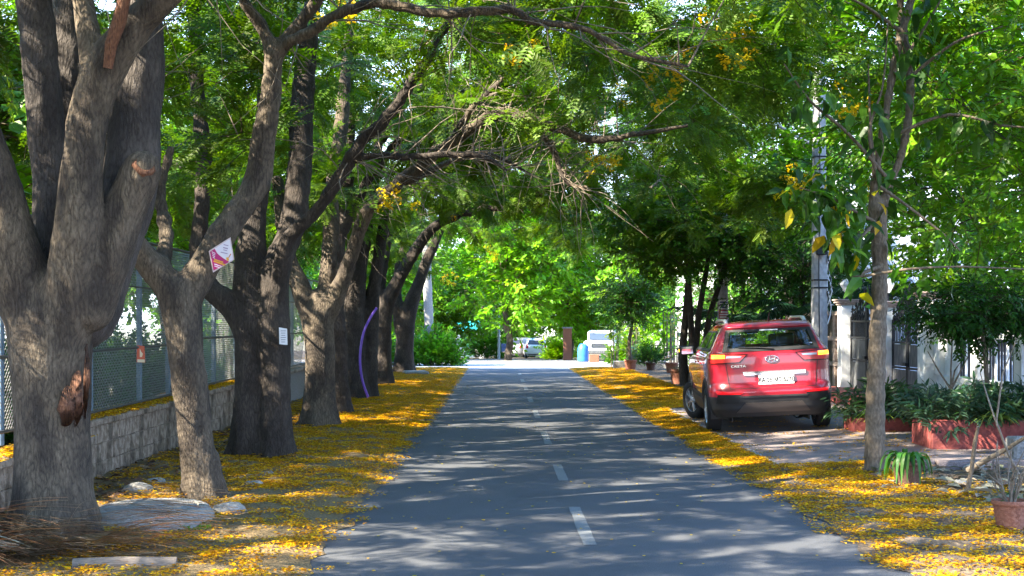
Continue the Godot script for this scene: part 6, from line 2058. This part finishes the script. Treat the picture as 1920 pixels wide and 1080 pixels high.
# ------------------------------------------------------------------ things on the verges
func verge_things() -> void:
	rng.seed = 501
	# pots by the slim tree
	var at := Vector3(3.988, -0.002, -13) * Vector3(1, 0, 1) + Vector3(0, 0.03, 0)
	pot("flower_pot", "dark weathered pot with drooping green leaves beside the slim trunk", at, 0.155, 0.24, M.old_pot, 0.02)
	var pl := thing("drooping_plant", "plant with drooping broad green leaves in the dark weathered pot", "plant", at + Vector3(0, 0.22, 0))
	for k in 34:
		var s := Shape.new()
		var th := TAU * k / 34.0 * 3.0 + rng.randf_range(-0.3, 0.3)
		var o := Vector3(cos(th), 0, sin(th))
		var side := o.cross(Vector3.UP)
		var l := rng.randf_range(0.20, 0.32)
		var up := rng.randf_range(0.5, 1.2)
		var rows := [[], [], []]
		for j in 7:
			var u := j / 6.0
			var p := o * l * (0.15 + 0.75 * sin(u * 1.5)) + Vector3(0, l * up * (1.7 * u - 2.4 * u * u) + 0.02, 0)
			var w := 0.022 * sin(PI * clampf(u * 0.93 + 0.07, 0, 1)) + 0.001
			rows[0].append(p - side * w + Vector3(0, w * 0.35, 0))
			rows[1].append(p)
			rows[2].append(p + side * w + Vector3(0, w * 0.35, 0))
		s.tint = vary(Color(0.05, 0.15, 0.025), 0.35)
		s.sheet(rows)
		part("leaf", s, M.leaf, pl)
	at = Vector3(3.932, 0.001, -10.25) * Vector3(1, 0, 1) + Vector3(0, 0.02, 0)
	pot("flower_pot", "pink fluted pot with a dry twiggy plant at the right edge", at, 0.135, 0.24, M.terracotta, 0.035)
	var dp := thing("dry_plant", "dry pale twiggy plant in the pink fluted pot", "plant", at + Vector3(0, 0.21, 0))
	for k in 15:
		var s := Shape.new()
		var th := rng.randf() * TAU
		var o := Vector3(cos(th), 0, sin(th))
		var h := rng.randf_range(0.2, 0.55)
		var p0 := o * 0.03
		var p1 := o * 0.08 + Vector3(0, h * 0.45, 0) + rand_in_ball() * 0.03
		var p2 := o * rng.randf_range(0.1, 0.3) + Vector3(0, h, 0)
		s.tube([p0, p1, p2], [0.008, 0.006, 0.003], 5)
		s.tube([p1, p1.lerp(p2, 0.4) + rand_in_ball() * 0.07, p1 + Vector3(o.z, 0.5, -o.x) * h * 0.5], [0.005, 0.004, 0.002], 4)
		part("twig", s, M.twig_pale, dp)
	for k in 12:
		var s := Shape.new()
		leaf(s, Transform3D(Basis(Vector3.UP, rng.randf() * TAU) * Basis(Vector3.RIGHT, rng.randf_range(-0.5, 0.5)), rand_in_ball() * 0.1 + Vector3(0, 0.06, 0)), 0.08, 0.03, vary(Color(0.05, 0.14, 0.02), 0.4))
		part("leaf", s, M.leaf, dp)
	# leaning dead branches behind the pots
	var br := Shape.new()
	br.tube([Vector3(4.42, -0.018, -12.6), Vector3(4.47, 0.234, -12.6), Vector3(4.483, 0.491, -12.55), Vector3(4.495, 0.645, -12.5)], [0.028, 0.024, 0.02, 0.014], 8, lumps, 0.4, 12.0)
	single("dead_stake", br, M.bark_slim, "short dark dead stake standing between the two front pots", "branch")
	var lb := Shape.new()
	lb.tube([Vector3(4.541, 0.191, -12.9), Vector3(4.648, 0.314, -12.7), Vector3(4.737, 0.454, -12.4), Vector3(4.816, 0.604, -12.1)], [0.03, 0.028, 0.022, 0.018], 8, lumps, 0.4, 12.0)
	single("fallen_branch", lb, M.twig_pale, "pale fallen branch lying behind the pink pot", "branch")
	var wp := Shape.new()
	wp.tube([Vector3(4.547, 0.251, -11.6), Vector3(4.393, 0.493, -11.5), Vector3(4.254, 0.776, -11.4), Vector3(4.309, 1.187, -11.4), Vector3(4.423, 1.46, -11.4)], [0.014, 0.012, 0.010, 0.008, 0.004], 6)
	wp.tube([Vector3(4.264, 0.731, -11.4), Vector3(4.209, 0.999, -11.5), Vector3(4.19, 1.179, -11.6)], [0.009, 0.007, 0.004], 5)
	single("bare_sapling", wp, M.twig_pale, "tall bare forked stem rising behind the pink pot", "branch")
	# rubble stones
	for a: Array in [[Vector3(5.179, 0.141, -14.5), 0.10, "pale broken stone beside the red planter's foot"], [Vector3(5.38, 0.191, -14.7), 0.08, "small pale stone against the grey slab"], [Vector3(4.567, 0.036, -13.2), 0.07, "stone among the dead leaves between the pots"], [Vector3(-3.402, 0.108, -12.6), 0.12, "grey rubble stone at the foot of the block wall"], [Vector3(-3.406, 0.115, -13.2), 0.09, "small rubble stone near the block wall"], [Vector3(-2.392, 0.06, -13), 0.09, "grey stone right of the slim leaning trunk"], [Vector3(-2.436, 0.069, -14), 0.07, "small stone before the twin trunk"], [Vector3(-2.621, 0.039, -20.8), 0.1, "stone at the foot of the pale trunk"], [Vector3(-2.262, 0.021, -11.2), 0.12, "flat stone beside the round slab"]]:
		var s := Shape.new()
		s.ball(Transform3D(Basis(Vector3.UP, rng.randf() * TAU).scaled(Vector3(a[1] * 1.3, a[1] * 0.6, a[1])), a[0] * Vector3(1, 0, 1) + Vector3(0, a[1] * 0.35, 0)), 9, 6)
		for k in s.v.size():
			s.v[k] += Vector3.ONE * 0.25 * a[1] * lumps.get_noise_3d(s.v[k].x * 24, s.v[k].y * 24, s.v[k].z * 24)
		s.n.fill(Vector3.ZERO)
		smooth_normals(s)
		single("rubble_stone", s, M.concrete, a[2], "stone", "stones on the verges")
	# round concrete slab over a manhole
	var mh := thing("manhole_slab", "round raised concrete slab on the verge beside the huge tree", "slab", Vector3(-2.80, 0, -10.75))
	var s1 := Shape.new()
	s1.lathe(Transform3D(Basis().scaled(Vector3(1.0, 1.0, 1.25))), [Vector2(0.52, -0.05), Vector2(0.49, 0.07), Vector2(0.45, 0.125), Vector2(0.42, 0.14), Vector2(0.37, 0.145), Vector2(0.362, 0.130), Vector2(0.35, 0.130), Vector2(0.342, 0.145), Vector2(0.001, 0.152)], 44, 0.004, 3)
	part("cover", s1, M.concrete, mh)
	# paper notice on the third tree
	var nt := thing("paper_notice", "white paper notice fixed to the dark twin trunk", "sign", Vector3(-2.524, 1.464, -15.62), 0.15)
	var np := Shape.new()
	np.slab([Vector2(-0.045, -0.095), Vector2(0.05, -0.105), Vector2(0.045, 0.085), Vector2(-0.05, 0.10)], Transform3D(), 0.004)
	part("sheet", np, M.paper, nt)
	var nl := Shape.new()
	for k in 6:
		nl.box(Vector3(0.0, 0.06 - k * 0.026, 0.0055), Vector3(0.06 - 0.008 * (k % 3), 0.006, 0.001))
	part("print", nl, M.print_dark, nt)
	# diamond sale board on the second tree
	var bd := thing("diamond_board", "magenta and white diamond-shaped board tied to the slim leaning tree", "sign", Vector3(-2.487, 2.229, -11.98), 0.1)
	var k4 := 12.0 / 2500.0
	var out := [Vector2(-24, 7), Vector2(16, 33), Vector2(23, -9), Vector2(-16, -33)]
	var inn := [Vector2(-21.5, 5.5), Vector2(14.5, 29.5), Vector2(21, -8.5), Vector2(-14.8, -29.5)]
	var o2 := []
	var i2 := []
	for q in 4:
		o2.append(out[q] * k4)
		i2.append(inn[q] * k4)
	var b0 := Shape.new()
	b0.slab(o2, Transform3D(), 0.012)
	part("board", b0, mat(L(.62, .50, .48), 0.7), bd)
	var b1 := Shape.new()
	b1.slab(i2, Transform3D(Basis(), Vector3(0, 0, 0.012)), 0.002)
	part("white_field", b1, mat(L(.72, .68, .74), 0.6), bd)
	var mg := [inn[0], Vector2(-13, 11.2)]
	for q in 8:
		var u := q / 7.0
		mg.append(Vector2(lerpf(-12.5, 14.0, u), lerpf(10.5, -13.0, pow(u, 0.62))))
	mg.append(inn[3])
	var m2 := []
	for q: Vector2 in mg:
		m2.append(q * k4)
	var b2 := Shape.new()
	b2.slab(m2, Transform3D(Basis(), Vector3(0, 0, 0.014)), 0.002)
	part("magenta_field", b2, mat(L(.45, .015, .14), 0.6), bd)
	var bar := func(x: float, y: float, w: float, h: float, tilt: float, m: Material, called: String) -> void:
		var bs := Shape.new()
		bs.prism(Transform3D(Basis(Vector3.BACK, tilt), Vector3(x * k4, y * k4, 0.0172)), Vector3(w * k4 / 2, h * k4 / 2, 0.001))
		part(called, bs, m, bd)
	var yellow := mat(L(.75, .36, .03), 0.6)
	var pale := mat(L(.75, .62, .72), 0.6)
	var grey := mat(L(.35, .27, .38), 0.6)
	for q in 4:
		bar.call(-15.0 + q * 0.2, 4.0 - q * 3.2, 7.5 - q * 1.2, 1.3, -0.45, pale, "print_line")
	bar.call(-5.5, -11.5, 17, 2.6, -0.32, yellow, "print_line")
	bar.call(-4.0, -15.5, 23, 2.6, -0.32, yellow, "print_line")
	bar.call(-7.0, -19.5, 14, 1.6, -0.32, pale, "print_line")
	bar.call(-8.5, -22.5, 10, 1.6, -0.32, pale, "print_line")
	bar.call(8.0, 18.0, 9, 1.5, -0.25, grey, "print_line")
	bar.call(7.0, 12.5, 9, 2.2, -0.25, grey, "print_line")
	bar.call(6.5, 8.5, 7, 1.5, -0.25, grey, "print_line")
	bar.call(4.5, 3.5, 13, 1.6, -0.22, grey, "print_line")
	bar.call(11.0, -8.0, 4.5, 6.5, 0.2, yellow, "print_figure")
	bar.call(15.0, -1.5, 1.6, 8.0, -0.5, mat(L(.5, .15, .03), 0.6), "print_figure")
	# purple hose propped against the sixth tree
	var hp := []
	var hr := []
	for p: Vector4 in curve([Vector4(-2.694, 0.063, -27.6, 0.033), Vector4(-2.81, 0.408, -27.55, 0.033), Vector4(-2.86, 0.85, -27.5, 0.033), Vector4(-2.805, 1.345, -27.5, 0.033), Vector4(-2.678, 1.675, -27.55, 0.033), Vector4(-2.537, 1.919, -27.7, 0.033)], 5):
		hp.append(xyz(p)); hr.append(0.026)
	hp[0].y = 0.03
	var hs := Shape.new()
	hs.tube(hp, hr, 10)
	single("purple_hose", hs, mat(L(.16, .07, .45), 0.45), "purple plastic hose bent against the dark trunk", "hose")
	# pale log and dead palm leaves in the corner
	var lg := Shape.new()
	lg.tube([Vector3(-2.75, 0.05, -8.62), Vector3(-2.45, 0.055, -8.66), Vector3(-2.10, 0.05, -8.70)], [0.045, 0.047, 0.044], 12, lumps, 0.15, 6.0)
	single("cut_log", lg, skin([[0.0, L(.10, .08, .065)], [1.0, L(.22, .185, .155)]], 0.02, Vector3(1.0, 6.0, 6.0), 0.9, 0.8, 0.03), "pale cut log at the bottom left corner", "log")
	var heap := thing("dead_fronds", "heap of dry brown palm leaves at the foot of the huge tree", "dead leaves", Vector3(-3.35, 0, -9.2))
	var blades := Shape.new()
	for fr in 46:
		var from := Vector3(rng.randf_range(-0.75, 0.75), 0.09 + 0.30 * rng.randf() * rng.randf(), rng.randf_range(-0.25, 0.50))
		var th := rng.randf_range(-0.5, 0.75)
		var dir := Vector3(cos(th), rng.randf_range(-0.05, 0.18), sin(th) * 0.6).normalized()
		if rng.randf() < 0.3:
			dir.x = -dir.x
		var tone := [Color(.30, .22, .14), Color(.40, .32, .22), Color(.18, .14, .09), Color(.42, .22, .11), Color(.46, .39, .29)][rng.randi() % 5] as Color
		for b in 16:
			var d := (dir + rand_in_ball() * 0.28).normalized()
			var l := rng.randf_range(0.35, 0.8)
			var side := d.cross(Vector3.UP).normalized() * rng.randf_range(0.008, 0.017)
			var p0 := from + dir * 0.02 * b + rand_in_ball() * 0.03
			var rows := [[], []]
			for j in 5:
				var u := j / 4.0
				var p := p0 + d * l * u + Vector3(0, 0.12 * l * (u - 1.7 * u * u), 0)
				p.y = maxf(p.y, 0.075 + 0.002 * (b % 5))
				rows[0].append(p - side * (1.0 - u * 0.9))
				rows[1].append(p + side * (1.0 - u * 0.9) + Vector3(0, 0.003, 0))
			blades.tint = vary(tone, 0.25)
			blades.sheet(rows)
	part("leaf_blades", blades, M.thatch, heap).set_meta("kind", "stuff")
	for a: Array in [[-0.35, 0.62, 0.05], [0.05, 0.38, 0.3], [0.35, 0.40, 0.28], [-0.65, 0.32, 0.2]]:
		var s := Shape.new()
		var rows := [[], []]
		for j in 12:
			var u := j / 11.0
			var p := Vector3(a[0] + 0.05 + 0.34 * pow(u, 1.5), a[1] * (2.3 * u - 1.6 * u * u * u), a[2] - 0.1 * u)
			var w := 0.014 * sin(PI * clampf(u + 0.06, 0, 1)) + 0.003
			rows[0].append(p - Vector3(0.3, 0, 1).normalized() * w)
			rows[1].append(p + Vector3(0.3, 0.4, 1).normalized() * w)
		s.tint = Color(.26, .20, .13)
		s.sheet(rows)
		part("curled_blade", s, M.thatch, heap)
	var tuft := Shape.new()
	for k in 40:
		var b := Basis(Vector3.UP, rng.randf() * TAU) * Basis(Vector3.RIGHT, rng.randf_range(0.5, 1.3))
		leaf(tuft, Transform3D(b, Vector3(rng.randf_range(-0.12, 0.12), 0.02, rng.randf_range(-0.06, 0.06))), 0.06, 0.012, vary(Color(0.10, 0.25, 0.02), 0.3))
	var tf := single("grass", tuft, M.leaf, "small bright grass tuft before the round slab", "grass")
	tf.position = Vector3(-2.32, 0.02, -10.15)
	tf.set_meta("kind", "stuff")

# ------------------------------------------------------------------ fallen blossom and leaves
func blossom() -> void:
	rng.seed = 601
	var kinds := []
	for v in 4:
		var s := Shape.new()
		for k in 11:
			var d := Vector3(rng.randf_range(-0.075, 0.075), rng.randf_range(0.001, 0.012), rng.randf_range(-0.075, 0.075))
			s.tint = vary([Color(0.74, 0.46, 0.008), Color(0.66, 0.37, 0.006), Color(0.80, 0.55, 0.012), Color(0.42, 0.20, 0.008)][rng.randi() % 4], 0.15)
			var b := Basis(Vector3.UP, rng.randf() * TAU) * Basis(Vector3.RIGHT, rng.randf_range(-0.5, 0.5))
			var r := rng.randf_range(0.009, 0.016)
			s.tri(d + b * Vector3(-r, 0.004, 0), d + b * Vector3(0, 0, r), d + b * Vector3(0, -0.001, -r))
			s.tri(d + b * Vector3(0, 0, r), d + b * Vector3(r, 0.004, 0), d + b * Vector3(0, -0.001, -r))
		kinds.append(s.mesh())
	var put := func(n: int, place: Callable, label: String) -> void:
		var where := [[], [], [], []]
		var tints := [[], [], [], []]
		for k in n:
			var p: Vector3 = place.call()
			if p.y < -1.0:
				continue
			var w := rng.randi() % 4
			where[w].append(Transform3D(Basis(Vector3.UP, rng.randf() * TAU).scaled(Vector3.ONE * rng.randf_range(0.75, 1.25)), p))
			tints[w].append(vary(Color(1, 1, 1), 0.18))
		var t := Node3D.new()
		t.name = numbered("fallen_blossom")
		add_child(t)
		tag(t, label, "blossom")
		t.set_meta("kind", "stuff")
		for w in 4:
			if where[w].size():
				scatter("petals", kinds[w], M.petal, where[w], tints[w], t)
	var ground := func(x: float, z: float, left: bool) -> float:
		if left:
			var u := clampf((x + 4.3) / 3.08, 0, 1)
			return 0.012 + minf((1.0 - u) * 8.0, 1.0) * (0.03 + 0.05 * lumps.get_noise_2d(x * 5.0, z * 5.0) + 0.018 * lumps.get_noise_2d(x * 22.0, z * 22.0))
		return 0.012 + minf(maxf((x - 2.62) * 1.6, 0.0), 1.0) * (0.03 + 0.05 * lumps.get_noise_2d(x * 5.0, z * 5.0) + 0.018 * lumps.get_noise_2d(x * 22.0, z * 22.0))
	put.call(44000, func():
		var far := 6.0 + 41.0 * rng.randf()
		var x := rng.randf_range(-4.0, -1.12)
		var keep := 0.55 + 0.9 * lumps.get_noise_2d(x * 4.0, far * 4.0) + 0.5 * lumps.get_noise_2d(x * 15.0, far * 15.0 + 90.0)
		if far < 12.5:
			keep -= 0.28
		if x < -3.2:
			keep -= 0.25
		if x > -1.3:
			keep -= 0.4
		if far > 20.0:
			keep += 0.3
		if rng.randf() > keep or Vector2((x + 2.8) / 0.46, (far - 10.75) / 0.56).length() < 1.0:
			return Vector3(0, -9, 0)
		return Vector3(x, ground.call(x, -far, true), -far), "carpet of fallen yellow blossom on the verge under the old trees")
	put.call(42000, func():
		var far := 6.0 + 41.0 * rng.randf()
		var wide := 1.9 if far < 15.0 else (0.55 if far < 25.0 else 1.9)
		var x := 2.50 + wide * pow(rng.randf(), 0.9) * (1.35 if far < 13.0 else 1.0)
		var keep := 0.55 + 0.9 * lumps.get_noise_2d(x * 4.0 + 70.0, far * 4.0) + 0.5 * lumps.get_noise_2d(x * 15.0, far * 15.0 + 30.0)
		if x < 2.68:
			keep -= 0.35
		if far > 25.0:
			keep += 0.3
		if far < 14.7 and x > 4.2:
			keep -= 0.3
		if rng.randf() > keep:
			return Vector3(0, -9, 0)
		return Vector3(x, ground.call(x, -far, false) if x < 3.15 or far < 14.7 or far > 27.4 else 0.02 + 0.05 * clampf(x - 3.2, 0.0, 1.8), -far), "carpet of fallen yellow blossom along the right side of the road")
	put.call(700, func():
		var far := rng.randf_range(14.9, 26.0)
		var x := 3.2 + 3.6 * rng.randf()
		if lumps.get_noise_2d(x * 9.0, far * 9.0) < 0.02:
			return Vector3(0, -9, 0)
		return Vector3(x, 0.018 + 0.05 * clampf(x - 3.2, 0.0, 1.8), -far), "yellow blossom scattered thinly over the paved forecourt")
	put.call(1500, func():
		var far := rng.randf_range(8.0, 23.0)
		return Vector3(-4.27 + rng.randf_range(-0.17, 0.20), 0.645 if far > 13.2 and far < 17.6 else (0.675 if far > 17.6 else 0.495), -far), "line of fallen blossom lying along the top of the block wall")
	# single flowers on the asphalt
	var one := Shape.new()
	for k in 5:
		var b := Basis(Vector3.UP, TAU * k / 5.0) * Basis(Vector3.RIGHT, 0.3)
		one.tint = vary(Color(0.78, 0.55, 0.01), 0.1)
		one.tri(b * Vector3(-0.004, 0.003, 0), b * Vector3(0.009, 0.004, -0.013), b * Vector3(-0.009, 0.004, -0.013))
		one.tri(b * Vector3(0.009, 0.004, -0.013), b * Vector3(0, 0.002, -0.022), b * Vector3(-0.009, 0.004, -0.013))
	var where := []
	var tints := []
	for k in 520:
		var x := -1.2 + 3.7 * (pow(rng.randf(), 2.2) if rng.randf() < 0.5 else 1.0 - pow(rng.randf(), 2.2))
		where.append(Transform3D(Basis(Vector3.UP, rng.randf() * TAU).scaled(Vector3.ONE * rng.randf_range(0.5, 1.0)), Vector3(x, 0.004, -rng.randf_range(8.0, 34.0))))
		tints.append(vary(Color(1, 1, 1), 0.25))
	var o := scatter(numbered("scattered_flowers"), one.mesh(), M.petal, where, tints, self)
	tag(o, "single yellow flowers scattered over the asphalt", "blossom")
	# dry leaves round the pots
	var dryk := Shape.new()
	leaf(dryk, Transform3D(), 0.21, 0.085, Color(1, 1, 1), 0.35, 0.25)
	where = []
	tints = []
	for k in 330:
		var p := Vector3(rng.randf_range(3.6, 5.6), 0, -rng.randf_range(11.6, 14.6))
		if rng.randf() > 0.25 + 0.75 * smoothstep(4.0, 4.6, p.x):
			continue
		p.y = ground.call(p.x, p.z, false) + 0.02
		where.append(Transform3D((Basis(Vector3.UP, rng.randf() * TAU) * Basis(Vector3.BACK, rng.randf_range(-0.4, 0.4)) * Basis(Vector3.RIGHT, rng.randf_range(-0.25, 0.35))).scaled(Vector3.ONE * rng.randf_range(0.5, 1.15)), p))
		tints.append(vary([Color(.20, .18, .12), Color(.25, .21, .14), Color(.15, .10, .06), Color(.17, .19, .12), Color(.29, .25, .18)][rng.randi() % 5], 0.2))
	o = scatter(numbered("leaf_litter"), dryk.mesh(), M.dry, where, tints, self)
	tag(o, "grey and brown dry leaves lying round the pots on the right verge", "leaf litter")
	# dark leaf litter in the ditch by the wall
	where = []
	tints = []
	for k in 900:
		var p := Vector3(rng.randf_range(-4.1, -3.2), 0, -rng.randf_range(9.0, 24.0))
		p.y = ground.call(p.x, p.z, true) + 0.015
		where.append(Transform3D((Basis(Vector3.UP, rng.randf() * TAU) * Basis(Vector3.BACK, rng.randf_range(-0.7, 0.7))).scaled(Vector3.ONE * rng.randf_range(0.3, 0.7)), p))
		tints.append(vary([Color(.10, .06, .03), Color(.16, .11, .06), Color(.07, .045, .03)][rng.randi() % 3], 0.25))
	o = scatter(numbered("leaf_litter"), dryk.mesh(), M.dry, where, tints, self)
	tag(o, "dark brown leaf litter along the foot of the block wall", "leaf litter")
